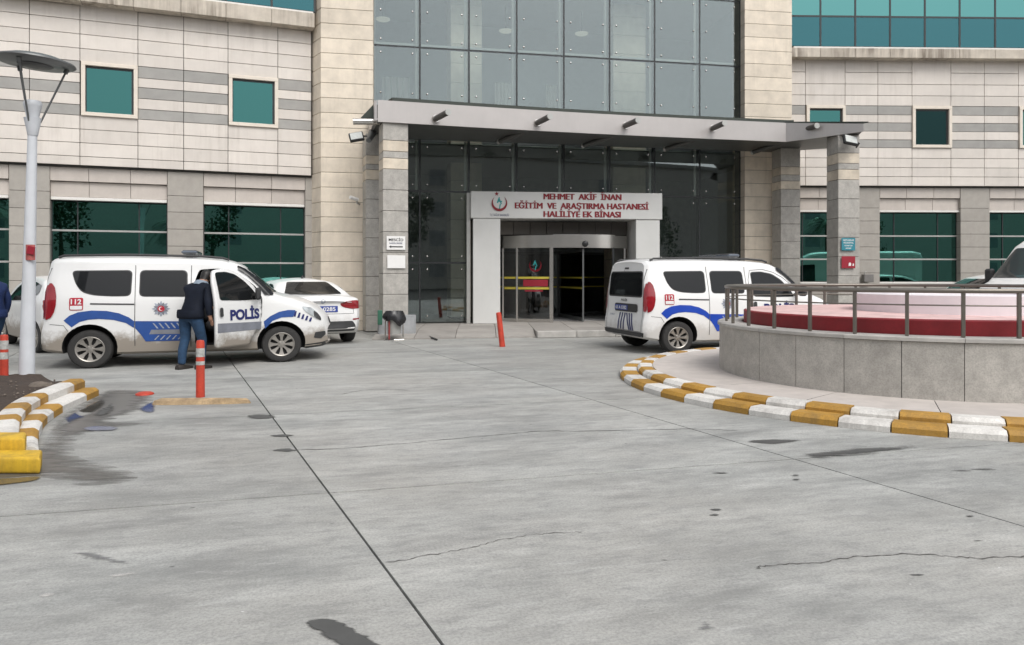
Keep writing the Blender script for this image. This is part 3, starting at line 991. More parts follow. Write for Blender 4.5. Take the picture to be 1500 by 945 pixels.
A0, A1, A2, A3 = gp(607, 498.5), gp(700, 497), gp(714, 495.5), gp(900, 490)
PZ = 0.14
edge = [Vector((-3.0, 16.45)), Vector((1.4, 17.3)), Vector((7.6, 18.35))]
pv = empty('entrance_pavement', (0, 0, 0), kind='structure')
nx, ny = 12, 4
for i in range(nx):
    for j in range(ny):
        def q(u, v):
            a = edge[0].lerp(edge[2], u)
            b = Vector((a.x - 0.15, a.y + 4.4))
            return a.lerp(b, v)
        g = 0.006
        u0, u1, v0, v1 = i / nx, (i + 1) / nx, j / ny, (j + 1) / ny
        c = [q(u0 + 0.0006, v0 + 0.0012), q(u1 - 0.0006, v0 + 0.0012), q(u1 - 0.0006, v1 - 0.0012), q(u0 + 0.0006, v1 - 0.0012)]
        low = 0.0
        zt = [PZ] * 4
        if i < 4 and j == 0:
            zt = [0.035, 0.035, PZ, PZ]
        vs = [(p.x, p.y, 0.001) for p in c] + [(p.x, p.y, z) for p, z in zip(c, zt)]
        MB().add(vs, [(4, 5, 6, 7), (0, 1, 5, 4), (1, 2, 6, 5), (2, 3, 7, 6), (3, 0, 4, 7)]).obj('paving_slab', M['pave'], pv)
kb = empty('pavement_kerb', (0, 0, 0), kind='structure')
for i in range(4, nx):
    a, b = edge[0].lerp(edge[2], i / nx), edge[0].lerp(edge[2], (i + 1) / nx)
    d = (b - a).normalized()
    n_ = Vector((d.y, -d.x))
    Mx = Matrix.Translation((a.x, a.y, 0)) @ Matrix.Rotation(math.atan2(d.y, d.x), 4, 'Z')
    MB().box(0.004, (b - a).length - 0.004, -0.14, -0.004, 0.001, PZ + 0.012, 0.012, M=Mx).obj('kerb_stone', M['pave_edge'], kb)

M['pipe'] = pmat('brown_grey_pipe', lin(0.10, 0.092, 0.085), 0.45, metal=0.2, var=0.15)
# ------------------------------------------------------------------ canopy on four columns
can = empty('canopy', (0, 0, 0), parent=hosp)
can.location = -Vector(hosp.location)
Z0 = EYE + 3.417
FH = 0.485
fl = [Vector((-2.99, 17.13)), Vector((7.02, 19.72)), Vector((8.36, 18.30))]
bl = [Vector((-3.55, 19.2)), Vector((7.3, 21.5)), Vector((9.0, 20.6))]
# gentle curve of the front edge
front = []
for i in range(13):
    t = i / 12
    p = fl[0].lerp(fl[1], t)
    p.y += 0.16 * math.sin(PI * t)
    front.append(p)
front += [Vector((7.5, 19.25)), fl[2]]
fz = [0.0] * 13 + [0.02, 0.03]
seg = [(0, 4), (4, 8), (8, 12), (12, 14)]
for a, b in seg:
    f = MB()
    pts = front[a:b + 1]
    k = len(pts)
    vs, fs = [], []
    for i, p in enumerate(pts):
        sh = 0.0015 if i in (0, k - 1) else 0
        taper = 0.0
        if a == 12:
            taper = (0, 0.10, 0.30)[i]
        for dy, z in ((0, Z0), (0, Z0 + FH - taper), (0.05, Z0 + FH - taper), (0.05, Z0)):
            vs.append((p.x, p.y + dy, z))
    for i in range(k - 1):
        for j in range(4):
            j2 = (j + 1) % 4
            fs.append((i * 4 + j, (i + 1) * 4 + j, (i + 1) * 4 + j2, i * 4 + j2))
    fs += [(0, 1, 2, 3), tuple((k - 1) * 4 + j for j in (3, 2, 1, 0))]
    f.add(vs, fs).obj('fascia_panel', M['fascia'], can)
# roof slab: soffit, top
poly = [(p.x, p.y + 0.055) for p in front] + [(p.x, p.y) for p in reversed(bl)]
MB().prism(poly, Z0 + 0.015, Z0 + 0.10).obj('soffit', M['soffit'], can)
poly2 = [(p.x + 0.25, p.y + 0.5) for p in front[:13]] + [(7.4, 20.2)] + [(p.x, p.y) for p in reversed(bl[:2])]
MB().prism(poly2, Z0 + 0.11, Z0 + FH + 0.17).obj('roof_sheet', M['roof_green'], can)
MB().add([(front[12].x, front[12].y + 0.1, Z0 + FH + 0.02), (fl[2].x + 0.12, fl[2].y, Z0 + FH - 0.27), (8.6, 19.5, Z0 + FH - 0.15), (7.2, 20.5, Z0 + FH + 0.05),
          (front[12].x, front[12].y + 0.1, Z0 + FH + 0.05), (fl[2].x + 0.12, fl[2].y, Z0 + FH - 0.25), (8.6, 19.5, Z0 + FH - 0.12), (7.2, 20.5, Z0 + FH + 0.08)],
         [(3, 2, 1, 0), (4, 5, 6, 7), (0, 1, 5, 4), (1, 2, 6, 5), (2, 3, 7, 6), (3, 0, 4, 7)]).obj('roof_tip', M['roof_green'], can)
# left end: side plate, dark triangular gusset, protruding pipe
MB().prism([(-3.06, 17.1), (-3.0, 17.1), (-3.45, 19.15), (-3.58, 19.15)], Z0 + 0.02, Z0 + FH - 0.02).obj('side_plate', M['fascia'], can)
e0 = pd(517, 178, 17.35)
e1 = pd(556, 178, 17.5)
MB().tube([e0, e1], 0.075, 14).obj('end_pipe', M['steel'], can, 40)
g0, g1, g2 = pd(528, 173, 17.4), pd(549, 151, 17.4), pd(549, 173, 17.4)
off = Vector((0.05, 0.3, 0))
MB().add([g0, g1, g2, g0 + off, g1 + off, g2 + off], [(0, 2, 1), (3, 4, 5), (0, 1, 4, 3), (1, 2, 5, 4), (2, 0, 3, 5)]).obj('gusset', M['roof_green'], can)


def front_y(x):
    for p, q in zip(front, front[1:]):
        if p.x <= x <= q.x:
            return p.y + (q.y - p.y) * (x - p.x) / (q.x - p.x)
    return front[-1].y


for bx, by, tx, ty in ((638, 174, 657, 164), (787, 180, 806, 170.5), (916, 184, 935, 176), (1044, 188, 1062, 180), (1176, 191, 1197, 184)):
    # pipe starts behind the fascia and runs out towards the yard
    X = (bx - 750) / F * 18
    for _ in range(6):
        D = front_y(X) if X < 7.0 else 19.6
        X = (bx - 750) / F * D
    p0 = pd(bx, by, D)
    p1 = pd(tx, ty, D - 0.62)
    d = (p1 - p0)
    t = MB()
    t.tube([p0 - d * 0.5, p0 + d * 0.96], 0.068, 16)
    pp = t.obj('canopy_pipe', M['pipe'], can, 40)
    MB().tube([p0 + d * 0.955, p0 + d * 1.0], 0.071, 16).obj('pipe_cap', M['mullion_grey'], pp, 40)
    MB().tube([p0 - d * 0.03, p0 + d * 0.05], 0.088, 16).obj('pipe_collar', M['steel'], pp, 40)
for bx, by, tx, ty in ((731, 207, 762, 196), (854, 210, 890, 200), (974, 211, 1010, 204), (1102, 213, 1135, 207)):
    X = (bx - 750) / F * 19
    for _ in range(6):
        D = front_y(X) + 1.2
        X = (bx - 750) / F * D
    p0 = pd(bx, by, D)
    p1 = pd(tx, ty, D - 0.45)
    p1.z = Z0 + 0.03
    p0.z = Z0 - 0.10
    t = MB().tube([p0, p1 + (p1 - p0) * 0.3], 0.06, 12).obj('mirrored_pipe', M['soffit'], can, 40)  # solid tubes stand in for the front pipes' reflection under the canopy
    MB().tube([p0 - (p1 - p0) * 0.03, p0 + (p1 - p0) * 0.04], 0.066, 12).obj('pipe_cap', M['mullion_grey'], t, 40)


def column(px0, d, rot, w, band_px, mats_rows, base):
    """square column of stone blocks; px0 = photo column of its front left corner"""
    p = Vector(((px0 - 750) / F * d, d))
    c = empty('column', (p.x, p.y, 0), rot, None)
    c.parent = hosp
    c.location = Vector((p.x, p.y, 0)) - Vector(hosp.location)
    z = Z0 + 0.012
    zz = [(EYE + (HY - y) / F * d) for y in band_px]
    lv = [z] + zz
    st = 0.47
    while lv[-1] - st > base + 0.1:
        lv.append(lv[-1] - st)
    lv.append(base)
    for k, (z1, z0) in enumerate(zip(lv, lv[1:])):
        m = M['band'] if k in (1, 3) else M['granite']
        MB().box(0, w, 0, w, z0 + 0.004, z1 - 0.004, 0.008).obj('stone_block', m, c)
    MB().box(0.015, w - 0.015, 0.015, w - 0.015, base, z - 0.005).obj('core', M['joint'], c)
    return c


column(561, 17.22, R(19), 0.57, (205, 221, 231, 247), None, 0.02)
column(536, 18.62, R(19), 0.55, (227, 240, 248, 263), None, 0.02)
column(1228, 18.75, R(6.5), 0.55, (224, 239, 248, 263), None, 0.02)
column(1144, 20.75, R(6.5), 0.55, (244, 256, 265, 277), None, 0.02)

# ------------------------------------------------------------------ white portal with the hospital's name, recess behind
PW = Wall(693, 19.70, 967, 20.22)

s0, s1, sa, sb = 0.0, PW.len, PW.s(733), PW.s(932)
zt, zs = PW.z(693, 280), PW.z(693, 319.5)
PW.place(MB().box(-0.06, s1 + 0.06, 0.0, 1.0, zs, zt, 0.012).obj('sign_fascia', M['portal'], hosp))
for a, b in ((0.0, sa), (sb, s1)):
    PW.place(MB().box(a, b, 0.03, 1.0, PZ, zs - 0.004, 0.01).obj('portal_leg', M['portal'], hosp))
PW.place(MB().box(-0.16, -0.062, 0.12, 1.0, PZ, zt - 0.03, 0.005).obj('side_trim', M['mullion_grey'], hosp))
rec = PW.place(MB().box(sa - 0.005, sb + 0.005, 1.0, 1.05, PW.z(733, 346, -0.9), zs - 0.01).obj('recess_backing', M['joint'], hosp))
zr0 = PW.z(733, 344, -0.9)
nb = 8
for i in range(nb):
    panel(rec, sa + (sb - sa) * i / nb, sa + (sb - sa) * (i + 1) / nb, zr0, zs - 0.01, -0.94, 0.05, M['brown'], 'brown_panel', 0.006, 0.004)
PW.place(MB().box(sb - 0.35, sb, 0.95, 1.0, PZ, zr0 - 0.01).obj('recess_cheek', M['brown'], hosp))


def wall_text(W, body, xc, yc, hpx, wpx, mat, parent, o, depth, name='lettering', bold=0.0):
    me = text_mesh(body, 1.0, 0.5, 0.0)
    xs = [v.co.x for v in me.vertices]
    ys = [v.co.y for v in me.vertices]
    s = W.s(xc, o)
    D = W.hit(xc, o)[1].y
    w = wpx * D / F
    h = hpx * D / F
    cap = text_mesh('H', 1.0, 0)
    hy = [v.co.y for v in cap.vertices]
    kx, ky = w / (max(xs) - min(xs)), h / (max(hy) - min(hy))
    cx, cy = (max(xs) + min(xs)) / 2, (max(hy) + min(hy)) / 2
    zc = EYE + (HY - yc) / F * D
    for v in me.vertices:
        x, y, e = v.co
        v.co = (s + (x - cx) * kx, -o - (e + 0.5) * depth - 0.002, zc + (y - cy) * ky)
    me.materials.clear()
    me.materials.append(mat)
    bpy.data.meshes.remove(cap)
    recalc(me)
    ob = link(name, me, parent)
    if bold:
        # heavier strokes: the same letters again, a hair to each side and a hair deeper
        bm = bmesh.new()
        bm.from_mesh(me)
        for sgn, dep in ((-1, 0.0015), (1, 0.003)):
            geo = bmesh.ops.duplicate(bm, geom=[f for f in bm.faces if not f.tag])
            nf = [g for g in geo['geom'] if isinstance(g, bmesh.types.BMFace)]
            for v in [g for g in geo['geom'] if isinstance(g, bmesh.types.BMVert)]:
                v.co.x += sgn * h * 0.075
                v.co.y += dep
            for f in nf:
                f.tag = True
        bm.to_mesh(me)
        bm.free()
    return ob


for body, xc, yc, w in (('MEHMET  AKİF  İNAN', 853.5, 288.5, 115), ('EĞİTİM  VE  ARAŞTIRMA HASTANESİ', 853, 302, 198), ('HALİLİYE EK BİNASI', 853, 314, 114)):
    PW.place(wall_text(PW, body, xc, yc, 8.3, w, M['red_letter'], hosp, 0.0, 0.012, bold=0.012))
# crescent emblem with a teal figure
s, D = PW.s(731.5), PW.hit(731.5)[1].y
zc = EYE + (HY - 298) / F * D
k = D / F


def crescent(mb, s, zc, r, y0, y1, open_deg=70, t=0.26):
    n = 28
    out, inn = [], []
    for i in range(n + 1):
        a = R(90 + open_deg / 2) + (2 * PI - R(open_deg)) * i / n
        f = math.sin(PI * i / n) ** 0.8
        out.append((s + r * math.cos(a), zc + r * math.sin(a)))
        inn.append((s + r * (1 - t * f) * math.cos(a), zc + r * 0.02 + r * (1 - t * f) * math.sin(a)))
    vs = [(x, y0, z) for x, z in out] + [(x, y0, z) for x, z in inn] + [(x, y1, z) for x, z in out] + [(x, y1, z) for x, z in inn]
    m = n + 1
    fs = []
    for i in range(n):
        fs += [(i, i + 1, m + i + 1, m + i), (2 * m + i, 2 * m + m + i, 2 * m + m + i + 1, 2 * m + i + 1), (i, 2 * m + i, 2 * m + i + 1, i + 1), (m + i, m + i + 1, 3 * m + i + 1, 3 * m + i)]
    mb.add(vs, fs)
    return mb


def star(mb, s, z, r, y, n=5, inner=0.42, rot=0.0):
    vs = [(s, y, z)]
    for i in range(2 * n):
        q = rot + PI * i / n
        rr = r if i % 2 == 0 else r * inner
        vs.append((s + rr * math.sin(q), y, z + rr * math.cos(q)))
    mb.add(vs, [(0, 1 + i, 1 + (i + 1) % (2 * n)) for i in range(2 * n)])
    return mb


em = MB()
crescent(em, s, zc, 11.5 * k, -0.004, -0.02, 80, 0.3)
star(em, s - 4 * k, zc + 14 * k, 3.6 * k, -0.006)
PW.place(em.obj('emblem', M['red_letter'], hosp))
fg = MB()
for pl in ([(-4, 1), (-1, 9), (1, 9), (-2, 0)], [(0, 8), (4, -1), (2.4, -1), (-1, 5)], [(-3, 2.5), (4, 2), (4, 3.6), (-3, 4)], [(0, -2), (2.6, 1), (1, -8), (-0.6, -9)]):
    vs = [(s + x * k, -0.006, zc + z * k) for x, z in pl]
    fg.add(vs, [(0, 1, 2, 3)])
PW.place(fg.obj('emblem_figure', M['teal_letter'], hosp))
PW.place(wall_text(PW, 'T.C. SAĞLIK BAKANLIĞI', 731.5, 315, 3.2, 28, M['navy_letter'], hosp, 0.0, 0.004))

# ------------------------------------------------------------------ revolving door
DW = Wall(735, 20.35, 925, 20.7)
rd = empty('revolving_door', (0, 0, 0), label='stainless steel revolving door with dark glass and yellow tape in the entrance', category='door')
Cc = Vector((1.40, 22.85))
RR = 2.60
zh0, zh1 = EYE + (HY - 363) / F * 20.3, EYE + (HY - 344.5) / F * 20.3
Mc = Matrix.Translation((Cc.x, Cc.y, 0))
aL, aR = R(229), R(311)
MB().lathe([(RR, zh0), (RR + 0.03, zh0), (RR + 0.03, zh1), (RR, zh1)], 36, Mc, 0, aL, aR).obj('header_drum', M['steel'], rd, 30)
MB().lathe([(0.9, zh0 + 0.01), (RR - 0.001, zh0 + 0.01)], 36, Mc, 0, aL, aR).obj('drum_soffit', M['dark_frame'], rd)
MB().lathe([(RR + 0.032, zh0 + 0.02), (RR + 0.032, zh1 + 0.02)], 20, Mc, 0, R(263), R(301)).obj('header_plate', M['steel'], rd, 30)
g = MB().lathe([(RR, PZ + 0.08), (RR, zh0)], 16, Mc, 0, R(231), R(262)).obj('curved_glass', M['door_glass'], rd, 60)
MB().lathe([(RR - 0.02, PZ), (RR + 0.03, PZ), (RR + 0.03, PZ + 0.09), (RR - 0.02, PZ + 0.09)], 16, Mc, 0, R(231), R(262)).obj('glass_shoe', M['steel'], rd, 40)
MB().lathe([(RR, PZ + 0.08), (RR, zh0)], 10, Mc, 0, R(300), R(310)).obj('curved_glass', M['door_glass'], rd, 60)
for aa in (231, 241, 262, 300, 309):
    p = Cc + Vector((math.cos(R(aa)), math.sin(R(aa)))) * (RR + 0.012)
    w = 0.05 if aa == 262 else 0.028
    MB().box(p.x - w, p.x + w, p.y - 0.03, p.y + 0.03, PZ, zh0 + 0.01, 0.006).obj('post', M['steel'] if aa != 300 else M['dark_frame'], rd)
tz0 = EYE + (HY - 407) / F * 20.3
tz1 = EYE + (HY - 422.5) / F * 20.3
for z in (tz0, tz1):
    MB().lathe([(RR + 0.006, z - 0.028), (RR + 0.006, z + 0.028)], 16, Mc, 0, R(232), R(261)).obj('yellow_tape', M['yellow_tape'], rd, 60)
    MB().lathe([(RR + 0.006, z - 0.022), (RR + 0.006, z + 0.022)], 10, Mc, 0, R(300.5), R(309)).obj('yellow_tape', M['yellow_tape'], rd, 60)
MB().lathe([(RR + 0.005, tz1 + 0.05), (RR + 0.005, tz0 - 0.05)], 10, Mc, 0, R(245), R(260)).obj('red_sticker', M['red_sign'], rd, 60)
MB().lathe([(RR + 0.005, tz1 - 0.085), (RR + 0.005, tz1 - 0.045)], 10, Mc, 0, R(246), R(257)).obj('red_sticker', M['red_sign'], rd, 60)


def on_drum(me):
    for v in me.vertices:
        a = R(252.5) + v.co.x / RR
        v.co = (Cc.x + (RR + 0.008) * math.cos(a), Cc.y + (RR + 0.008) * math.sin(a), v.co.z)


zc2 = EYE + (HY - 389) / F * 20.3
em = crescent(MB(), 0, zc2, 0.17, 0, 0.001, 80, 0.3).mesh('emblem', M['red_sign'])
on_drum(em)
link('emblem', em, rd)
em = MB()
for pl in ([(-4, 1), (-1, 9), (1, 9), (-2, 0)], [(0, 8), (4, -1), (2.4, -1), (-1, 5)], [(0, -2), (2.6, 1), (1, -8), (-0.6, -9)]):
    em.add([(x * 0.015, 0, zc2 + z * 0.015) for x, z in pl], [(0, 1, 2, 3)])
em = em.mesh('emblem_figure', M['teal_letter'])
on_drum(em)
link('emblem_figure', em, rd)
# leaves turning inside the drum
for aa in (15, 135, 255):
    Ml = Mc @ Matrix.Rotation(R(aa + 26), 4, 'Z')
    lf = MB().box(0.03, RR - 0.06, -0.02, 0.02, PZ + 0.02, PZ + 0.12, M=Ml).box(0.03, RR - 0.06, -0.02, 0.02, zh0 - 0.1, zh0 - 0.02, M=Ml).box(0.03, 0.07, -0.02, 0.02, PZ + 0.12, zh0 - 0.1, M=Ml).box(RR - 0.1, RR - 0.06, -0.02, 0.02, PZ + 0.12, zh0 - 0.1, M=Ml).obj('door_leaf', M['lamp_dark'], rd)
    MB().box(0.07, RR - 0.1, -0.004, 0.004, PZ + 0.12, zh0 - 0.1, M=Ml).obj('pane', M['door_glass'], lf)
    for z in (tz0, tz1):
        MB().box(0.07, RR - 0.1, -0.007, 0.007, z - 0.02, z + 0.02, M=Ml).obj('yellow_tape', M['yellow_tape'], lf)
p = DW.P(DW.s(858), 0.32, EYE + (HY - 357) / F * 20.2)
MB().lathe([(0.0, 0.02), (0.06, 0.015), (0.08, 0)], 14, Matrix.Translation((1.93, Cc.y - RR - 0.01, p.z)) @ Matrix.Rotation(R(90), 4, 'X')).obj('motion_sensor', M['black'], rd, 40)
# crumpled sheet on the floor beside the door
rg = MB()
base = gp(748, 470, PZ)
rnd = random.Random(3)
n = 12
vs, fs = [], []
for i in range(n + 1):
    for j in range(n + 1):
        u, v = i / n - 0.5, j / n - 0.5
        h = max(0, 0.13 * (1 - (2.1 * abs(u)) ** 2) * (1 - (2.0 * abs(v)) ** 2)) + rnd.uniform(0, 0.06)
        vs.append((base.x + u * 0.62, base.y + 0.05 + v * 0.4, PZ + 0.006 + h))
for i in range(n):
    for j in range(n):
        fs.append((i * (n + 1) + j, (i + 1) * (n + 1) + j, (i + 1) * (n + 1) + j + 1, i * (n + 1) + j + 1))
rg.add(vs, fs).obj('crumpled_sheet', pmat('grey_plastic_sheet', lin(0.3, 0.3, 0.3), 0.5), label='crumpled grey plastic sheet on the floor left of the revolving door', category='sheet')

# ------------------------------------------------------------------ vehicles
def car_paint(name, col, dirt, top):
    m, nt, b = new_mat(name)
    v = opos(nt)
    sp = nt.nodes.new('ShaderNodeSeparateXYZ')
    nt.links.new(v, sp.inputs[0])
    n = noise(nt, v, 3.5, 6, 0.7)
    ad = nt.nodes.new('ShaderNodeMath')
    ad.operation = 'MULTIPLY_ADD'
    ad.inputs[1].default_value = 0.7
    nt.links.new(n, ad.inputs[0])
    nt.links.new(sp.outputs[2], ad.inputs[2])
    mask = ramp(nt, ad.outputs[0], 0.78, 0.66 + top, (dirt, dirt, dirt, 1), (0, 0, 0, 1))
    c = mixc(nt, mask, col, lin(0.25, 0.21, 0.165))
    nt.links.new(c, b.inputs['Base Color'])
    nt.links.new(ramp(nt, mask, 0.0, 0.8, (0.28, 0.28, 0.28, 1), (0.75, 0.75, 0.75, 1)), b.inputs['Roughness'])
    b.inputs['Coat Weight'].default_value = 0.35
    b.inputs['Coat Roughness'].default_value = 0.08
    return m


def clear_glass(name, col, rough=0.03):
    m, nt, b = new_mat(name)
    b.inputs['Base Color'].default_value = col
    b.inputs['Roughness'].default_value = rough
    b.inputs['Specular IOR Level'].default_value = 0.3
    return m


M['car_white'] = car_paint('white_car_paint', lin(0.80, 0.80, 0.79), 0.35, 0.45)
M['car_dirty'] = car_paint('muddy_white_car_paint', lin(0.76, 0.76, 0.75), 0.9, 0.62)
M['car_glass'] = clear_glass('tinted_car_glass', lin(0.012, 0.013, 0.014))
M['car_glass_lite'] = clear_glass('clear_car_glass', lin(0.05, 0.055, 0.055))
M['rubber'] = pmat('tyre_rubber', lin(0.028, 0.027, 0.026), 0.8, var=0.25, scale=14, coords='obj')
M['rim'] = pmat('alloy_rim', lin(0.36, 0.34, 0.31), 0.4, metal=0.7, var=0.15, scale=9, coords='obj')
M['rim_gap'] = pmat('wheel_shadow_gap', lin(0.02, 0.02, 0.02), 0.8)
M['trim'] = pmat('grey_black_trim', lin(0.035, 0.035, 0.036), 0.6, var=0.2)
M['cavity'] = pmat('dark_cavity', lin(0.015, 0.015, 0.016), 0.9)
M['tail'] = pmat('tail_lamp_red', lin(0.26, 0.008, 0.015), 0.15, var=0.25, scale=7, rvar=0.0, coat=0.6)
M['head'] = pmat('headlamp_lens', lin(0.42, 0.45, 0.46), 0.08, var=0.4, scale=8, rvar=0.0, coat=0.8)
M['blue'] = pmat('police_blue', lin(0.012, 0.06, 0.42), 0.35, var=0.05, coat=0.3)
M['blue_dirty'] = pmat('dusty_police_blue', lin(0.018, 0.07, 0.27), 0.5, var=0.15, scale=5)
M['grey_band'] = pmat('dusty_grey_band', lin(0.2, 0.21, 0.24), 0.6, var=0.2, scale=5)
M['navy'] = pmat('navy_print_vinyl', lin(0.012, 0.018, 0.12), 0.4, var=0.05)
M['silver'] = pmat('silver_badge', lin(0.33, 0.36, 0.42), 0.4, var=0.3, scale=30)
M['red_print'] = pmat('red_print_vinyl', lin(0.42, 0.01, 0.03), 0.4, var=0.05)
M['plate_blue'] = pmat('number_plate_blue', lin(0.03, 0.06, 0.28), 0.4, var=0.05)
M['white_print'] = pmat('white_print_vinyl', lin(0.72, 0.72, 0.72), 0.4, var=0.05)
M['light_bar'] = pmat('light_bar_plastic', lin(0.10, 0.105, 0.11), 0.2, var=0.2, coat=0.5)


class Car:
    def __init__(self, L, Wd, top, bot, half, belt, tumble, corner, rear_lean=None, front_bow=0.12, rear_bow=0.06, nst=90, crown=0.03, sill=0.06):
        self.L = L
        rings = []
        xs = [L * i / nst for i in range(nst + 1)]
        for x in xs:
            zt, zb, W = interp(x, top), interp(x, bot), interp(x, half)
            zbelt = interp(x, belt)
            r = min(interp(x, corner), (zt - zb) * 0.4)
            H = zt

            def w(z):
                v = W
                if z < 0.5:
                    v -= sill * ((0.5 - z) / 0.35) ** 2
                if z > zbelt:
                    tt = (z - zbelt) / max(0.35, interp(x, top) - zbelt)
                    v -= tumble * min(1.0, (z - zbelt) / 0.6) ** 1.25
                else:
                    v += 0.012 * math.sin(PI * max(0, min(1, (z - 0.4) / max(0.2, zbelt - 0.4))))
                return max(0.1, v)
            pts = [(0.0, zb), (W * 0.5, zb), (w(zb) - 0.05, zb)]
            n = 14
            for i in range(n + 1):
                z = zb + 0.04 + (zt - r - zb - 0.04) * i / n
                pts.append((w(z), z))
            wr = w(zt - r)
            cw = min(r * 1.5, wr * 0.5)
            for i in range(1, 6):
                a = R(90) * i / 5
                pts.append((wr - cw * (1 - math.cos(a)), zt - r + r * math.sin(a)))
            e = pts[-1]
            for i in range(1, 6):
                t = i / 5
                pts.append((e[0] * (1 - t), e[1] + crown * (1 - (1 - t) ** 2)))
            rings.append([(x, y, z) for y, z in pts])
        k = len(rings[0])
        vs, fs = [], []
        for rg in rings:
            full = [(x, -y, z) for x, y, z in rg] + [(x, y, z) for x, y, z in reversed(rg[1:-1])]
            vs += full
        m = 2 * k - 2
        for i in range(len(rings) - 1):
            for j in range(m):
                j2 = (j + 1) % m
                fs.append((i * m + j, (i + 1) * m + j, (i + 1) * m + j2, i * m + j2))
        # end caps as strips between the mirrored halves
        for base, flip in ((0, False), ((len(rings) - 1) * m, True)):
            for j in range(k - 1):
                a, b = j, j + 1
                c, d = (m - b) % m, (m - a) % m
                q = [base + a, base + b, base + c, base + d]
                q2 = []
                for t in q:
                    if t not in q2:
                        q2.append(t)
                if len(q2) > 2:
                    fs.append(tuple(q2 if flip else q2[::-1]))

        def deform(p):
            x, y, z = p
            W = Wd / 2
            f = min(1.0, abs(y) / W)
            if rear_lean:
                fd = max(0.0, 1 - x / 0.9)
                x += interp(z, rear_lean) * fd
            fr = max(0.0, 1 - x / 0.7)
            x += rear_bow * f ** 3 * fr
            ff = max(0.0, (x - (L - 1.2)) / 1.2)
            x -= front_bow * f ** 2.4 * ff
            return (x, y, z)
        self.v = [deform(p) for p in vs]
        self.f = fs
        self.bvh = BVHTree.FromPolygons([Vector(p) for p in self.v], fs)

    def hit(self, side, a, b, off=0.004):
        if side in ('right', 'left'):
            sg = -1 if side == 'right' else 1
            o, d = Vector((a, sg * 5, b)), Vector((0, -sg, 0))
        elif side == 'rear':
            o, d = Vector((-5, a, b)), Vector((1, 0, 0))
        elif side == 'front':
            o, d = Vector((self.L + 5, a, b)), Vector((-1, 0, 0))
        else:
            o, d = Vector((a, b, 5)), Vector((0, 0, -1))
        loc, nrm, idx, dist = self.bvh.ray_cast(o, d)
        if loc is None:
            loc, nrm, idx, dist = self.bvh.find_nearest(o + d * 4.5)
        if nrm.dot(d) > 0:
            nrm = -nrm
        return loc + nrm * off

    def patch(self, name, side, poly, mat, parent, off=0.005, r=0.0, step=0.06, smooth=True, th=0.0):
        if r:
            poly = rounded(poly, r)
        pts, fs = fill2d(poly, step)
        return self.lay(name, side, pts, fs, mat, parent, off, th)

    def lay(self, name, side, pts, fs, mat, parent, off=0.005, th=0.0):
        vs = [self.hit(side, a, b, off) for a, b in pts]
        mb = MB().add(vs, fs)
        me = mb.mesh(name, mat)
        # face outwards
        ctr = Vector((self.L / 2, 0, 0.8))
        bm = bmesh.new()
        bm.from_mesh(me)
        bm.normal_update()
        s = sum((f.normal.dot(f.calc_center_median() - ctr) * f.calc_area() for f in bm.faces))
        if s < 0:
            bmesh.ops.reverse_faces(bm, faces=bm.faces)
        for f in bm.faces:
            f.smooth = True
        if th:
            bmesh.ops.solidify(bm, geom=bm.faces[:], thickness=th)
        bm.to_mesh(me)
        bm.free()
        return link(name, me, parent)

    def line(self, name, side, pts, w, mat, parent, off=0.003, dense=0.05):
        P = [Vector(p) for p in pts]
        out = []
        for a, b in zip(P, P[1:]):
            m = max(1, int((b - a).length / dense))
            out += [a.lerp(b, j / m) for j in range(m)]
        out.append(P[-1])
        Lf, Rt = [], []
        for i, p in enumerate(out):
            t = (out[min(i + 1, len(out) - 1)] - out[max(i - 1, 0)]).normalized()
            n = Vector((-t.y, t.x)) * w / 2
            Lf.append(p + n)
            Rt.append(p - n)
        n = len(out)
        return self.lay(name, side, [tuple(p) for p in Lf + Rt], [(i, i + 1, n + i + 1, n + i) for i in range(n - 1)], mat, parent, off)

    def text(self, name, side, body, cx, cz, h, w, mat, parent, off=0.006, bold=0.0, flip=1):
        pts, fs = text_tris(body, 1.0, bold)
        xs = [p[0] for p in pts]
        ys = [p[1] for p in pts]
        kx, ky = w / (max(xs) - min(xs)), h / (max(ys) - min(ys))
        return self.lay(name, side, [(cx + flip * x * kx, cz + y * ky) for x, y in pts], fs, mat, parent, off)

    def body(self, mat, parent, cutters):
        me = MB().add(self.v, self.f).mesh('body', [mat, M['cavity']])
        recalc(me)
        tmp = bpy.data.objects.new('body_tmp', me)
        COL.objects.link(tmp)
        cb = MB()
        for c in cutters:
            c(cb)
        cm = cb.mesh('cut', [mat, M['cavity']])
        cm.polygons.foreach_set('material_index', [1] * len(cm.polygons))
        recalc(cm)
        co = bpy.data.objects.new('cut_tmp', cm)
        COL.objects.link(co)
        md = tmp.modifiers.new('b', 'BOOLEAN')
        md.operation = 'DIFFERENCE'
        md.solver = 'EXACT'
        md.use_self = True
        md.object = co
        dg = bpy.context.evaluated_depsgraph_get()
        res = bpy.data.meshes.new_from_object(tmp.evaluated_get(dg))
        bpy.data.objects.remove(tmp)
        bpy.data.objects.remove(co)
        res.polygons.foreach_set('use_smooth', [True] * len(res.polygons))
        res.set_sharp_from_angle(angle=R(34))
        res.name = 'body'
        return link('body', res, parent)


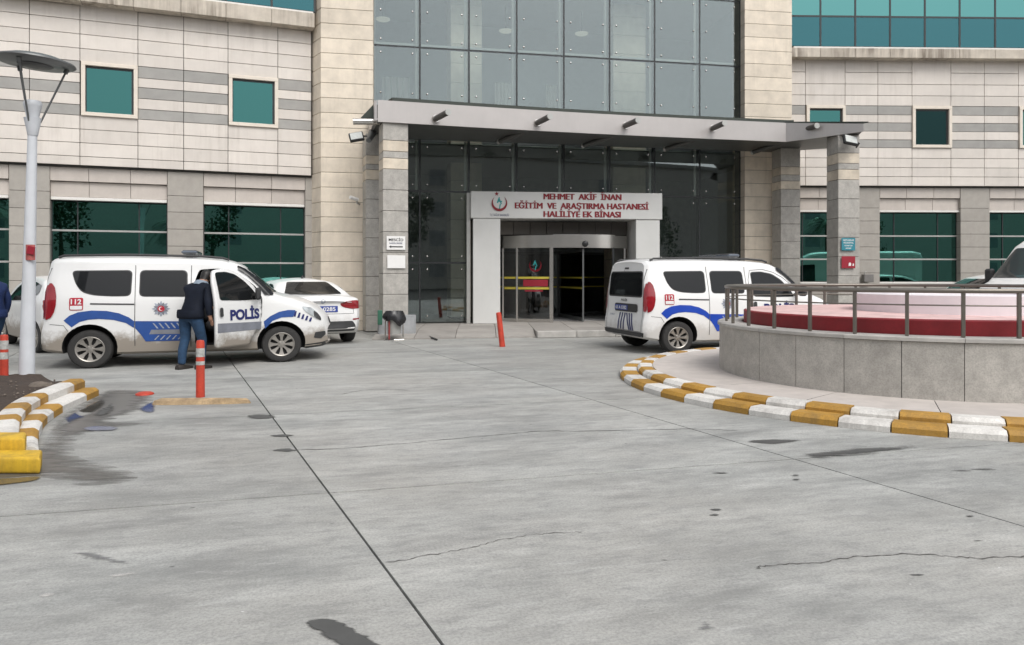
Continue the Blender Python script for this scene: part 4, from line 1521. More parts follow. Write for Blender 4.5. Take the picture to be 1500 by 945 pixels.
def wheel_arch(x, zc, r, W, depth=0.26):
    def f(mb):
        for sg in (-1, 1):
            n = 28
            y0, y1 = sg * (W / 2 - depth), sg * (W / 2 + 0.2)
            pts = [(x + r * math.cos(2 * PI * i / n), zc + r * math.sin(2 * PI * i / n)) for i in range(n)]
            vs = [(a, y0, b) for a, b in pts] + [(a, y1, b) for a, b in pts]
            fs = [tuple(range(n)), tuple(range(n, 2 * n))[::-1]] + [(i, n + i, n + (i + 1) % n, (i + 1) % n) for i in range(n)]
            mb.add(vs, fs, 1)
    return f


_wheel_cache = {}


def wheel(parent, x, y, r, sg, spokes=8, style='van', steer=0.0):
    """tyre and rim; sg = -1 for the right side of the car"""
    key = (r, spokes)
    if key not in _wheel_cache:
        w = 0.10
        ri = r * 0.66
        ty = MB().lathe([(ri, -w), (r * 0.80, -w * 1.08), (r * 0.93, -w), (r * 0.99, -w * 0.75), (r, -w * 0.4), (r, w * 0.4), (r * 0.99, w * 0.75), (r * 0.93, w), (r * 0.80, w * 1.08), (ri, w)], 40, Matrix.Rotation(R(90), 4, 'X')).mesh('tyre', M['rubber'], 40)
        rm = MB()
        Mx = Matrix.Rotation(R(90), 4, 'X')
        rm.lathe([(ri * 1.01, w * 0.98), (ri * 0.97, w * 1.04), (ri * 0.9, w * 0.95), (ri * 0.86, w * 0.6)], 40, Mx)
        rm.lathe([(0.0, w * 0.82), (ri * 0.18, w * 0.82), (ri * 0.30, w * 0.74), (ri * 0.33, w * 0.5)], 24, Mx)
        for i in range(spokes):
            a = 2 * PI * i / spokes
            d = 0.5 * (2 * PI / spokes) * 0.58
            vs = []
            for rr, hw, zz in ((ri * 0.24, d * 1.25, w * 0.78), (ri * 0.62, d * 0.80, w * 0.86), (ri * 0.93, d * 1.1, w * 0.96)):
                for q in (-hw, hw):
                    vs.append(Mx @ Vector((rr * math.cos(a + q), rr * math.sin(a + q), zz)))
                for q in (-hw, hw):
                    vs.append(Mx @ Vector((rr * math.cos(a + q), rr * math.sin(a + q), zz - 0.035)))
            fs = []
            for b in (0, 4):
                fs += [(b, b + 1, b + 5, b + 4), (b, b + 4, b + 6, b + 2), (b + 1, b + 3, b + 7, b + 5)]
            rm.add(vs, fs)
        for i in range(5):
            a = 2 * PI * i / 5
            c = Mx @ Vector((ri * 0.22 * math.cos(a), ri * 0.22 * math.sin(a), w * 0.80))
            rm.lathe([(0.0, 0.012), (0.013, 0.012), (0.015, 0.0)], 6, Matrix.Translation(c) @ Mx)
        rim = rm.mesh('rim', M['rim'], 35)
        recalc(rim)
        gap = MB().lathe([(0.0, w * 0.42), (ri * 0.9, w * 0.42)], 30, Mx).lathe([(ri * 0.9, w * 0.42), (ri, -w)], 30, Mx).lathe([(0.0, -w * 0.5), (ri, -w * 0.5)], 30, Mx).mesh('spoke_gap_shade', M['rim_gap'])  # near-black closing disc: shade between the spokes put in as colour
        _wheel_cache[key] = (ty, rim, gap)
    ty, rim, gap = _wheel_cache[key]
    t = empty('wheel', (x, y, r), 0 if sg < 0 else PI, parent)
    if steer:
        t.rotation_euler.z += steer
    link('tyre', ty, t)
    link('rim', rim, t)
    link('spoke_gap_shade', gap, t)
    return t


VZ = 0.90           # the photograph is squeezed a little in height: so are the vehicles
VX = 0.965
VAN_L, VAN_W = 4.39, 1.83


def make_van(root, dirty, open_door, plate=True):
    top = [(0, 1.785), (0.03, 1.81), (0.10, 1.83), (0.4, 1.845), (1.2, 1.85), (2.2, 1.84), (2.6, 1.81), (2.80, 1.765), (2.95, 1.69), (3.1, 1.56), (3.25, 1.41), (3.38, 1.28), (3.46, 1.215), (3.56, 1.18), (3.75, 1.135), (3.95, 1.07), (4.10, 1.00), (4.22, 0.91), (4.31, 0.81), (4.37, 0.71), (4.39, 0.62)]
    bot = [(0, 0.33), (0.05, 0.30), (0.4, 0.24), (1.2, 0.22), (3.1, 0.22), (4.0, 0.23), (4.3, 0.25), (4.36, 0.28), (4.39, 0.33)]
    half = [(0, 0.82), (0.02, 0.85), (0.06, 0.875), (0.15, 0.895), (0.4, 0.91), (1.0, 0.915), (3.3, 0.915), (3.7, 0.905), (4.0, 0.88), (4.2, 0.84), (4.3, 0.80), (4.36, 0.74), (4.39, 0.66)]
    belt = [(0, 1.08), (3.0, 1.06), (3.6, 1.0), (4.39, 0.85)]
    corner = [(0, 0.10), (2.8, 0.11), (3.2, 0.12), (3.6, 0.10), (3.9, 0.12), (4.39, 0.12)]
    lean = [(0.3, 0.0), (0.62, 0.0), (0.70, 0.035), (1.1, 0.05), (1.5, 0.085), (1.85, 0.14)]
    C = Car(VAN_L, VAN_W, top, bot, half, belt, 0.13, corner, lean, 0.20, 0.05, 110)
    paint = M['car_dirty'] if dirty else M['car_white']
    blue = M['blue_dirty'] if dirty else M['blue']
    XR, XF, RW_ = 0.715, 3.54, 0.318
    cut = [wheel_arch(XR, RW_ + 0.03, 0.385, VAN_W), wheel_arch(XF, RW_ + 0.03, 0.385, VAN_W)]
    door = [(2.22, 0.34), (2.20, 0.9), (2.21, 1.45), (2.27, 1.64), (2.55, 1.66), (2.78, 1.60), (2.96, 1.50), (3.14, 1.34), (3.24, 1.14), (3.23, 0.80), (3.12, 0.62), (3.02, 0.44), (2.96, 0.34)]
    if open_door:
        def doorway(mb):
            pts = rounded(door, 0.06)
            n = len(pts)
            vs = [(a, -0.30, b) for a, b in pts] + [(a, -1.2, b) for a, b in pts]
            fs = [tuple(range(n)), tuple(range(n, 2 * n))[::-1]] + [(i, n + i, n + (i + 1) % n, (i + 1) % n) for i in range(n)]
            mb.add(vs, fs, 1)
        cut.append(doorway)
    C.body(paint, root, cut)
    for x in (XR, XF):
        for sg in (-1, 1):
            wheel(root, x, sg * (VAN_W / 2 - 0.115), RW_, sg, 8)
    sides = ('right', 'left')
    quarter = [(0.46, 1.60), (1.28, 1.61), (1.27, 1.21), (1.02, 1.205), (0.78, 1.225), (0.62, 1.275), (0.53, 1.37)]
    slide = [(1.42, 1.61), (2.08, 1.61), (2.09, 1.19), (1.42, 1.20)]
    fwin = [(2.29, 1.585), (2.52, 1.60), (2.72, 1.555), (2.90, 1.44), (3.08, 1.27), (3.17, 1.12), (2.75, 1.115), (2.30, 1.13)]

    def grow(p, g):
        cx = sum(q[0] for q in p) / len(p)
        cy = sum(q[1] for q in p) / len(p)
        return [(x + g * (1 if x > cx else -1), y + g * (1 if y > cy else -1)) for x, y in p]
    for sd in sides:
        for nm, pl in (('quarter_window', quarter), ('sliding_door_window', slide)):
            w = C.patch(nm, sd, pl, M['car_glass'], root, 0.009, 0.07)
            C.patch('rubber_seal', sd, grow(pl, 0.018), M['trim'], w, 0.004, 0.08)
        C.line('door_gap', sd, [(1.345, 0.36), (1.345, 0.62), (1.345, 1.2), (1.34, 1.71)], 0.010, M['trim'], root)
        C.line('door_gap', sd, [(2.155, 0.32), (2.15, 1.0), (2.155, 1.71)], 0.010, M['trim'], root)
        C.line('door_rail', sd, [(0.72, 1.07), (1.335, 1.055)], 0.022, M['trim'], root, 0.006)
        C.line('door_gap', sd, [(0.17, 0.74), (0.36, 0.72), (0.42, 0.62)], 0.007, M['trim'], root)
        # livery: arc over the rear wheel, panel on the sliding door, arc on the front wing
        arc = [(0.36, 0.80), (0.44, 0.88), (0.56, 0.935), (0.74, 0.96), (0.95, 0.95), (1.12, 0.91), (1.26, 0.84), (1.34, 0.77), (1.335, 0.66), (1.22, 0.745), (1.05, 0.80), (0.85, 0.82), (0.70, 0.81), (0.58, 0.775), (0.47, 0.69)]
        C.patch('livery_stripe', sd, arc, blue, root, 0.005, 0.0, 0.07)
        C.patch('livery_stripe', sd, [(1.352, 0.775), (2.145, 0.755), (2.145, 0.43), (1.50, 0.43), (1.43, 0.55), (1.352, 0.655)], blue, root, 0.005, 0.0, 0.07)
        C.patch('livery_band', sd, [(1.58, 0.625), (2.14, 0.62), (2.14, 0.545), (1.55, 0.55)], M['grey_band'], root, 0.008)
        for q in range(6):
            x = 1.60 + q * 0.085
            C.patch('livery_dash', sd, [(x, 0.735), (x + 0.022, 0.735), (x + 0.085, 0.645), (x + 0.06, 0.645)], M['silver'], root, 0.009)
            C.patch('livery_dash', sd, [(x + 0.02, 0.455), (x + 0.042, 0.455), (x + 0.10, 0.525), (x + 0.078, 0.525)], M['silver'], root, 0.009)
        C.patch('livery_stripe', sd, [(3.26, 0.73), (3.36, 0.82), (3.50, 0.895), (3.64, 0.925), (3.76, 0.92), (3.72, 0.80), (3.66, 0.80), (3.54, 0.795), (3.40, 0.74), (3.28, 0.60)], blue, root, 0.006, 0, 0.05)
        for q in range(5):
            x = 3.755 + q * 0.062
            h = 0.905 - q * 0.030
            C.patch('livery_dash', sd, [(x, h), (x + 0.028, h - 0.004), (x - 0.004 + 0.012, h - 0.10 + q * 0.006), (x - 0.03, h - 0.095 + q * 0.006)], M['navy'], root, 0.007)
        # emergency number
        sg = 1 if sd == 'right' else -1
        b_ = C.patch('number_label', sd, [(0.435, 1.17), (0.625, 1.17), (0.625, 0.965), (0.435, 0.965)], M['red_print'], root, 0.006, 0.03)
        C.patch('label_field', sd, [(0.447, 1.04), (0.613, 1.04), (0.613, 0.978), (0.447, 0.978)], M['white_print'], b_, 0.010, 0.015)
        C.text('label_digits', sd, '112', 0.53, 1.105, 0.085, 0.145, M['white_print'], b_, 0.014, 0.03, sg)
        # star badge
        bx, bz, br = 1.72, 0.975, 0.135
        pts = [(bx, bz)]
        for i in range(16):
            rr = br if i % 2 == 0 else br * 0.60
            pts.append((bx + rr * math.sin(PI * i / 8), bz + rr * math.cos(PI * i / 8)))
        bd = C.lay('star_badge', sd, pts, [(0, 1 + i, 1 + (i + 1) % 16) for i in range(16)], M['silver'], root, 0.006)
        pts = [(bx, bz)]
        for i in range(16):
            rr = br * 0.86 if i % 2 == 0 else br * 0.50
            pts.append((bx + rr * math.sin(PI * i / 8 + PI / 8), bz + rr * math.cos(PI * i / 8 + PI / 8)))
        C.lay('badge_rays', sd, pts, [(0, 1 + i, 1 + (i + 1) % 16) for i in range(16)], M['grey_band'], bd, 0.0075)
        C.patch('badge_disc', sd, [(bx + 0.052 * math.cos(2 * PI * i / 14), bz + 0.052 * math.sin(2 * PI * i / 14)) for i in range(14)], M['red_print'], bd, 0.0095)
        cr = []
        for i in range(13):
            a = R(50) + R(260) * i / 12
            cr.append((bx + sg * 0.033 * math.cos(a), bz + 0.033 * math.sin(a)))
        for i in range(12, -1, -1):
            a = R(50) + R(260) * i / 12
            cr.append((bx + sg * (0.01 + 0.026 * math.cos(a)), bz + 0.026 * math.sin(a)))
        C.patch('badge_crescent', sd, cr, M['white_print'], bd, 0.012, 0, 0.02)
        # headlamp, fog lamp, tail lamp
        C.patch('headlamp', sd, [(3.86, 0.985), (4.02, 0.955), (4.10, 0.88), (4.16, 0.80), (4.165, 0.73), (4.10, 0.755), (4.00, 0.83), (3.90, 0.91)], M['head'], root, 0.010, 0.03, 0.04)
        C.patch('headlamp_bezel', sd, [(4.05, 0.90), (4.12, 0.85), (4.175, 0.77), (4.175, 0.72), (4.12, 0.75), (4.06, 0.80)], M['trim'], root, 0.013, 0.02, 0.04)
        C.patch('fog_lamp', sd, [(4.08, 0.52), (4.25, 0.53), (4.26, 0.47), (4.18, 0.40), (4.06, 0.42)], M['trim'], root, 0.008, 0.02, 0.04)
        # roof rail
        ysg = -1 if sd == 'right' else 1
        pts = [(0.25, ysg * 0.70, 1.835), (0.32, ysg * 0.695, 1.868), (1.2, ysg * 0.69, 1.89), (2.3, ysg * 0.69, 1.872), (2.62, ysg * 0.69, 1.845), (2.72, ysg * 0.69, 1.81)]
        MB().tube(pts, 0.02, 8).obj('roof_rail', M['trim'], root, 40)
        # tail lamp: tall red lamp wrapping the rear corner
        tl = [(0.15, 1.41), (0.19, 1.41), (0.235, 1.34), (0.258, 1.20), (0.255, 1.05), (0.23, 0.93), (0.19, 0.85), (0.115, 0.81), (0.115, 0.95), (0.12, 1.1), (0.135, 1.25)]
        C.patch('tail_lamp', sd, tl, M['tail'], root, 0.012, 0.02, 0.035)
        C.patch('tail_lamp_side', 'rear', [(ysg * 0.83, 1.38), (ysg * 0.79, 1.38), (ysg * 0.785, 1.2), (ysg * 0.785, 0.95), (ysg * 0.80, 0.83), (ysg * 0.86, 0.83), (ysg * 0.865, 1.1)], M['tail'], root, 0.012, 0.02, 0.03)
        # bumper trim along the sill
        C.line('front_lip', sd, [(3.92, 0.27), (4.2, 0.30), (4.30, 0.32)], 0.07, M['trim'], root, 0.012)
        # front door: either shut on the body or built as a swung leaf
        if open_door and sd == 'right':
            dr = empty('front_door', (0, 0, 0), 0, root)
            parent = dr
            pts, fs = fill2d(rounded(grow(door, -0.008), 0.06), 0.07)
            leaf = C.lay('door_skin', sd, pts, fs, paint, dr, 0.002, 0.05)
        else:
            parent = root
            C.line('door_gap', sd, [tuple(p) for p in door] + [door[0]], 0.009, M['trim'], root)
        w = C.patch('front_window', sd, fwin, M['car_glass'], parent, 0.009, 0.05)
        if parent is root:
            C.patch('rubber_seal', sd, grow(fwin, 0.018), M['trim'], w, 0.004, 0.06)
        C.text('lettering', sd, 'POLİS', 2.83, 0.905, 0.235, 0.66, M['navy'], parent, 0.008, 0.045, sg)
        C.patch('livery_stripe', sd, [(2.235, 0.755), (3.215, 0.73), (3.20, 0.60), (2.235, 0.60)], blue if not dirty else M['grey_band'], parent, 0.006)
        hd = C.patch('door_handle', sd, [(2.27, 1.01), (2.34, 1.01), (2.345, 0.86), (2.27, 0.86)], M['trim'], parent, 0.022, 0.03, 0.04)
        if not dirty:
            for q in range(5):
                x = 2.30 + q * 0.085
                C.patch('livery_dash', sd, [(x, 0.585), (x + 0.022, 0.585), (x + 0.085, 0.50), (x + 0.06, 0.50)], M['navy'], parent, 0.008)
        if open_door and sd == 'right':
            hx, hy = 3.215, -0.915
            ang = R(50)
            Mr = Matrix.Translation((hx, hy, 0)) @ Matrix.Rotation(ang, 4, 'Z') @ Matrix.Translation((-hx, -hy, 0))
            dr.matrix_local = Mr
        # mirror
        my = ysg * 1.04
        mb = MB()
        mb.box(3.13, 3.22, min(my, my + 0.19 * ysg) - 0.02, max(my, my + 0.19 * ysg) - 0.02, 1.12, 1.33, 0.03)
        mb.tube([(3.2, ysg * 0.86, 1.14), (3.18, my, 1.17)], 0.03, 8)
        mr = mb.obj('wing_mirror', M['trim'], root, 40)
        # wheel arch lip shadow line
    # windscreen, bonnet gap, grille
    for sd in sides:
        C.patch('windscreen_edge', sd, [(2.84, 1.70), (2.95, 1.655), (3.10, 1.53), (3.25, 1.38), (3.38, 1.25), (3.41, 1.185), (3.27, 1.20), (3.17, 1.36), (3.0, 1.535), (2.86, 1.635)], M['car_glass'], root, 0.022, 0.02, 0.03)
    C.patch('windscreen', 'front', [(-0.64, 1.66), (0.64, 1.66), (0.80, 1.24), (-0.80, 1.24)], M['car_glass_lite'], root, 0.010, 0.06, 0.07)
    C.patch('grille', 'front', [(-0.42, 0.76), (0.42, 0.76), (0.40, 0.64), (-0.40, 0.64)], M['trim'], root, 0.010, 0.03)
    C.patch('front_intake', 'front', [(-0.5, 0.48), (0.5, 0.48), (0.46, 0.34), (-0.46, 0.34)], M['trim'], root, 0.010, 0.03)
    # rear: window, number plate panel, striped vinyl, bumper
    w = C.patch('rear_window', 'rear', [(-0.66, 1.59), (0.66, 1.59), (0.70, 1.13), (-0.70, 1.13)], M['car_glass'], root, 0.010, 0.06)
    C.patch('rubber_seal', 'rear', [(-0.69, 1.62), (0.69, 1.62), (0.73, 1.10), (-0.73, 1.10)], M['trim'], w, 0.004, 0.08)
    C.patch('brake_lamp', 'rear', [(-0.09, 1.70), (0.09, 1.70), (0.09, 1.665), (-0.09, 1.665)], M['trim'], root, 0.008, 0.012)
    pl = C.patch('plate_panel', 'rear', [(-0.56, 0.965), (0.42, 0.965), (0.42, 0.80), (-0.56, 0.80)], M['trim'], root, 0.012, 0.06)
    C.patch('number_plate', 'rear', [(-0.16, 0.935), (0.40, 0.935), (0.40, 0.83), (-0.16, 0.83)], M['plate_blue'], pl, 0.018, 0.01)
    C.text('plate_digits', 'rear', '63 A 0382', 0.12, 0.882, 0.072, 0.48, M['white_print'], pl, 0.022, 0.02, -1)
    C.text('lettering', 'rear', 'POLİS', 0.02, 1.04, 0.062, 0.26, M['trim'], root, 0.008, 0.02, -1)
    for q, y in enumerate((-0.44, -0.335, -0.23)):
        C.patch('livery_stripe', 'rear', [(y + 0.10, 0.775), (y + 0.145, 0.775), (y + 0.035 - 0.03 * q, 0.44), (y - 0.02 - 0.03 * q, 0.44)], M['navy'], root, 0.006)
    for q, y in enumerate((-0.06, 0.045, 0.15)):
        C.patch('livery_stripe', 'rear', [(y, 0.775), (y + 0.045, 0.775), (y + 0.06 + 0.01 * q, 0.44), (y + 0.01 + 0.01 * q, 0.44)], M['navy'], root, 0.006)
    C.text('lettering', 'rear', 'DOBLO', 0.52, 0.72, 0.035, 0.2, M['silver'], root, 0.008, 0.02, -1)
    C.patch('rear_bumper', 'rear', [(-0.84, 0.42), (0.84, 0.42), (0.82, 0.335), (-0.82, 0.335)], M['trim'], root, 0.012, 0.02)
    C.line('door_gap', 'rear', [(0.10, 1.66), (0.10, 1.6)], 0.008, M['trim'], root)
    for yy in (-0.765, 0.765):
        C.line('door_gap', 'rear', [(yy * 0.97, 1.66), (yy * 0.985, 1.3), (yy, 0.44)], 0.009, M['trim'], root)
    C.line('door_gap', 'rear', [(-0.765, 0.43), (0.765, 0.43)], 0.009, M['trim'], root)
    # light bar on the roof
    lb = MB().box(1.98, 2.22, -0.56, 0.56, 1.905, 1.985, 0.03).obj('light_bar', M['light_bar'], root)
    MB().box(2.05, 2.15, -0.5, -0.44, 1.84, 1.91).box(2.05, 2.15, 0.44, 0.5, 1.84, 1.91).obj('light_bar_foot', M['trim'], lb)
    MB().box(1.975, 2.225, -0.57, -0.10, 1.925, 1.97, 0.02).obj('light_bar_lens', pmat('blue_lens', lin(0.10, 0.12, 0.15), 0.1, var=0.1, coat=0.5), lb)
    # seat visible through the open door
    if open_door:
        st = MB().box(2.35, 2.85, -0.62, -0.34, 0.55, 0.75, 0.05).box(2.28, 2.42, -0.62, -0.34, 0.75, 1.35, 0.05)
        st.obj('front_seat', pmat('grey_seat_fabric', lin(0.05, 0.05, 0.055), 0.9), root, 50)
    return C


# left police van: muddy, passenger door open
pr, pf = gp(132, 540), gp(416, 530.5)
d = (pf - pr).normalized()
ang = math.atan2(d.y, d.x)


def place_van(root, axle_world, ang):
    """puts the outer face of the right rear wheel at a ground point"""
    loc = Vector((axle_world.x, axle_world.y, 0)) - Matrix.Rotation(ang, 3, 'Z') @ Vector((0.715 * VX, -VAN_W / 2 + 0.03, 0))
    root.location = loc
    root.rotation_euler = (0, 0, ang)
    root.scale = (VX, 1, VZ)


vanL = empty('police_van', label='muddy white and blue police van with its front door open', category='police van', group='white police vans by the entrance')
CVL = make_van(vanL, True, True)
place_van(vanL, pr, ang)
vanR = empty('police_van', label='clean white and blue police van seen from behind near the planter', category='police van', group='white police vans by the entrance')
CVR = make_van(vanR, False, False)
place_van(vanR, gp(993, 518.5), R(16.3))


def simple_car(root, L, W, top, bot, half, belt, tumble, corner, lean, XR, XF, r, wins, tail, paint='car_white', front_bow=0.2, rear_bow=0.12, spokes=10, crown=0.03):
    C = Car(L, W, top, bot, half, belt, tumble, corner, lean, front_bow, rear_bow, 100, crown)
    C.body(M[paint], root, [wheel_arch(XR, r + 0.02, r + 0.055, W), wheel_arch(XF, r + 0.02, r + 0.055, W)])
    for x in (XR, XF):
        for sg in (-1, 1):
            wheel(root, x, sg * (W / 2 - 0.115), r, sg, spokes)
    for sd in ('right', 'left'):
        for nm, pl in wins:
            C.patch(nm, sd, pl, M['car_glass'], root, 0.008, 0.05)
        for pl in tail:
            C.patch('tail_lamp', sd, pl, M['tail'], root, 0.010, 0.02, 0.035)
    return C


# white saloon parked behind the left van's nose, seen from behind
sed = empty('saloon_car', label='white saloon car with blue number plate parked behind the muddy van', category='car')
sL, sW = 4.20, 1.70
top = [(0, 0.90), (0.03, 0.96), (0.10, 1.0), (0.4, 1.02), (0.62, 1.03), (0.75, 1.08), (0.95, 1.19), (1.15, 1.29), (1.35, 1.35), (1.8, 1.385), (2.3, 1.375), (2.6, 1.32), (2.9, 1.24), (3.15, 1.05), (3.25, 0.99), (3.6, 0.93), (3.9, 0.84), (4.1, 0.72), (4.2, 0.58)]
C = simple_car(sed, sL, sW, top, [(0, 0.34), (0.15, 0.24), (0.5, 0.2), (3.8, 0.2), (4.1, 0.24), (4.2, 0.32)],
               [(0, 0.70), (0.05, 0.76), (0.15, 0.81), (0.4, 0.845), (3.5, 0.85), (3.9, 0.80), (4.1, 0.72), (4.2, 0.6)],
               [(0, 0.90), (0.7, 0.90), (3.0, 0.86), (4.2, 0.7)], 0.36, [(0, 0.07), (0.6, 0.09), (1.1, 0.17), (2.5, 0.17), (3.2, 0.07), (4.2, 0.1)],
               [(0.3, 0.0), (0.6, 0.0), (0.95, 0.03)], 0.78, 3.35, 0.30,
               [('rear_side_window', [(1.10, 1.20), (1.4, 1.28), (1.72, 1.30), (1.72, 0.95), (1.2, 0.96), (0.98, 1.03)]), ('front_side_window', [(1.80, 1.30), (2.3, 1.29), (2.62, 1.18), (2.86, 1.02), (2.84, 0.93), (1.80, 0.945)])], [], crown=0.05)
w_ = C.patch('rear_window', 'rear', [(-0.42, 1.335), (0.42, 1.335), (0.60, 1.07), (-0.60, 1.07)], M['car_glass'], sed, 0.010, 0.05)
for sg in (-1, 1):
    C.patch('tail_lamp', 'rear', [(sg * 0.36, 0.885), (sg * 0.50, 0.93), (sg * 0.70, 0.945), (sg * 0.79, 0.93), (sg * 0.79, 0.77), (sg * 0.62, 0.76), (sg * 0.46, 0.79), (sg * 0.38, 0.83)], M['tail'], sed, 0.010, 0.02, 0.03)
pl = C.patch('number_plate', 'rear', [(-0.31, 0.83), (0.31, 0.83), (0.31, 0.70), (-0.31, 0.70)], M['plate_blue'], sed, 0.012, 0.01)
C.text('plate_digits', 'rear', '63 E 0285', 0, 0.765, 0.085, 0.52, M['white_print'], pl, 0.016, 0.02, -1)
C.patch('badge', 'rear', [(0.045 * math.cos(2 * PI * i / 12), 0.93 + 0.045 * math.sin(2 * PI * i / 12)) for i in range(12)], M['silver'], sed, 0.008)
C.patch('rear_valance', 'rear', [(-0.62, 0.50), (0.62, 0.50), (0.68, 0.40), (0.66, 0.29), (-0.66, 0.29), (-0.68, 0.40)], M['trim'], sed, 0.010, 0.03)
C.line('boot_gap', 'rear', [(-0.62, 0.98), (-0.64, 0.66), (0.64, 0.66), (0.62, 0.98)], 0.008, M['trim'], sed)
for sg in (-1, 1):
    C.patch('reflector', 'rear', [(sg * 0.62, 0.55), (sg * 0.76, 0.56), (sg * 0.76, 0.53), (sg * 0.62, 0.52)], M['tail'], sed, 0.010)
    MB().box(2.65, 2.74, min(sg * 0.88, sg * 1.02), max(sg * 0.88, sg * 1.02), 0.98, 1.10, 0.03).obj('wing_mirror', M['car_white'], sed)
MB().tube([(1.62, 0, 1.40), (1.56, 0, 1.47)], 0.02, 8).obj('roof_antenna', M['trim'], sed)
hd = Vector((-0.53, 0.848)).normalized()
sed.rotation_euler = (0, 0, math.atan2(hd.y, hd.x))
sed.scale = (0.90, 1, 0.93)
rr_ = Vector((-3.02, 15.62))                 # right rear corner of the bumper
left = Vector((-hd.y, hd.x))
c0 = rr_ + left * 0.82
sed.location = (c0.x, c0.y, 0)

# white hatchback at the left edge, nose pointing away and left
hat = empty('hatchback', label='white hatchback with dusty flank half hidden by the lamp post', category='car')
top = [(0, 0.95), (0.03, 1.06), (0.1, 1.18), (0.3, 1.38), (0.5, 1.47), (1.0, 1.51), (1.6, 1.52), (2.1, 1.48), (2.4, 1.38), (2.8, 1.14), (3.0, 1.02), (3.4, 0.95), (3.7, 0.84), (3.9, 0.68), (3.98, 0.55)]
C = simple_car(hat, 3.98, 1.70, top, [(0, 0.36), (0.15, 0.25), (0.5, 0.2), (3.6, 0.2), (3.85, 0.25), (3.98, 0.33)],
               [(0, 0.72), (0.05, 0.78), (0.15, 0.82), (0.4, 0.845), (3.3, 0.85), (3.7, 0.80), (3.9, 0.7), (3.98, 0.6)],
               [(0, 1.0), (2.6, 0.94), (3.98, 0.7)], 0.20, [(0, 0.08), (0.5, 0.11), (2.2, 0.11), (2.9, 0.08), (3.98, 0.1)],
               [(0.3, 0.0), (0.7, 0.0), (1.0, 0.03), (1.5, 0.12)], 0.62, 3.1, 0.30,
               [('rear_side_window', [(0.55, 1.34), (1.0, 1.40), (1.35, 1.41), (1.35, 1.04), (0.85, 1.06), (0.5, 1.2)]), ('front_side_window', [(1.43, 1.41), (1.95, 1.39), (2.25, 1.28), (2.6, 1.05), (2.6, 0.99), (1.43, 1.03)])],
               [[(0.02, 1.04), (0.16, 1.06), (0.22, 0.95), (0.18, 0.84), (0.03, 0.82)]], paint='car_dirty')
C.patch('rear_window', 'rear', [(-0.5, 1.40), (0.5, 1.40), (0.62, 1.08), (-0.62, 1.08)], M['car_glass'], hat, 0.010, 0.05)
for sg in (-1, 1):
    C.patch('tail_lamp', 'rear', [(sg * 0.58, 1.04), (sg * 0.80, 1.06), (sg * 0.80, 0.82), (sg * 0.62, 0.80), (sg * 0.56, 0.90)], M['tail'], hat, 0.010, 0.03, 0.03)
    MB().box(2.36, 2.48, min(sg * 0.86, sg * 1.03), max(sg * 0.86, sg * 1.03), 1.02, 1.16, 0.04).obj('wing_mirror', M['trim'], hat)
C.patch('rear_valance', 'rear', [(-0.66, 0.46), (0.66, 0.46), (0.64, 0.33), (-0.64, 0.33)], M['trim'], hat, 0.010, 0.03)
hd = Vector((-0.70, 0.714)).normalized()
hat.rotation_euler = (0, 0, math.atan2(hd.y, hd.x))
hat.scale = (1, 1, VZ)
lw = gp(52, 517)                               # left rear wheel
left = Vector((-hd.y, hd.x))
c0 = Vector((lw.x, lw.y)) - left * 0.83 - hd * 0.62
hat.location = (c0.x, c0.y, 0)

# white panel van at the right edge, nose to the left
amb = empty('panel_van', label='tall white panel van cut by the right edge behind the planter', category='van')
top = [(0, 2.2), (0.05, 2.4), (0.3, 2.47), (3.4, 2.47), (3.7, 2.42), (3.95, 2.28), (4.3, 1.88), (4.6, 1.54), (4.75, 1.42), (5.0, 1.33), (5.2, 1.22), (5.32, 1.05), (5.38, 0.85), (5.4, 0.7)]
C = simple_car(amb, 5.4, 1.98, top, [(0, 0.4), (0.2, 0.3), (4.9, 0.28), (5.3, 0.32), (5.4, 0.4)],
               [(0, 0.93), (0.2, 0.98), (4.4, 0.985), (4.9, 0.95), (5.2, 0.87), (5.35, 0.78), (5.4, 0.68)],
               [(0, 1.2), (4.0, 1.18), (5.4, 1.0)], 0.14, [(0, 0.14), (3.8, 0.16), (4.6, 0.12), (5.4, 0.14)], None, 1.0, 4.5, 0.34,
               [('front_side_window', [(3.55, 1.98), (4.0, 1.95), (4.3, 1.66), (4.52, 1.40), (4.5, 1.25), (3.55, 1.28)])], [])
C.patch('windscreen', 'front', [(-0.72, 2.18), (0.72, 2.18), (0.86, 1.48), (-0.86, 1.48)], M['car_glass_lite'], amb, 0.010, 0.06)
C.patch('grille', 'front', [(-0.5, 0.92), (0.5, 0.92), (0.48, 0.72), (-0.48, 0.72)], M['trim'], amb, 0.010, 0.03)
for sg in (-1, 1):
    C.patch('headlamp', 'front', [(sg * 0.52, 1.0), (sg * 0.80, 1.06), (sg * 0.86, 0.9), (sg * 0.55, 0.8)], M['head'], amb, 0.010, 0.03)
    MB().box(4.2, 4.34, min(sg * 1.05, sg * 1.24), max(sg * 1.05, sg * 1.24), 1.36, 1.70, 0.04).obj('wing_mirror', M['trim'], amb)
C.line('front_bumper', 'front', [(-0.74, 0.5), (0.74, 0.5)], 0.16, M['trim'], amb, 0.012)
hd = Vector((-0.93, -0.36)).normalized()
amb.rotation_euler = (0, 0, math.atan2(hd.y, hd.x))
amb.scale = (1, 1, VZ)
nose = Vector(((1470 - 750) / F * 15.4, 15.4))
c0 = nose - hd * 5.4
amb.location = (c0.x, c0.y, 0)

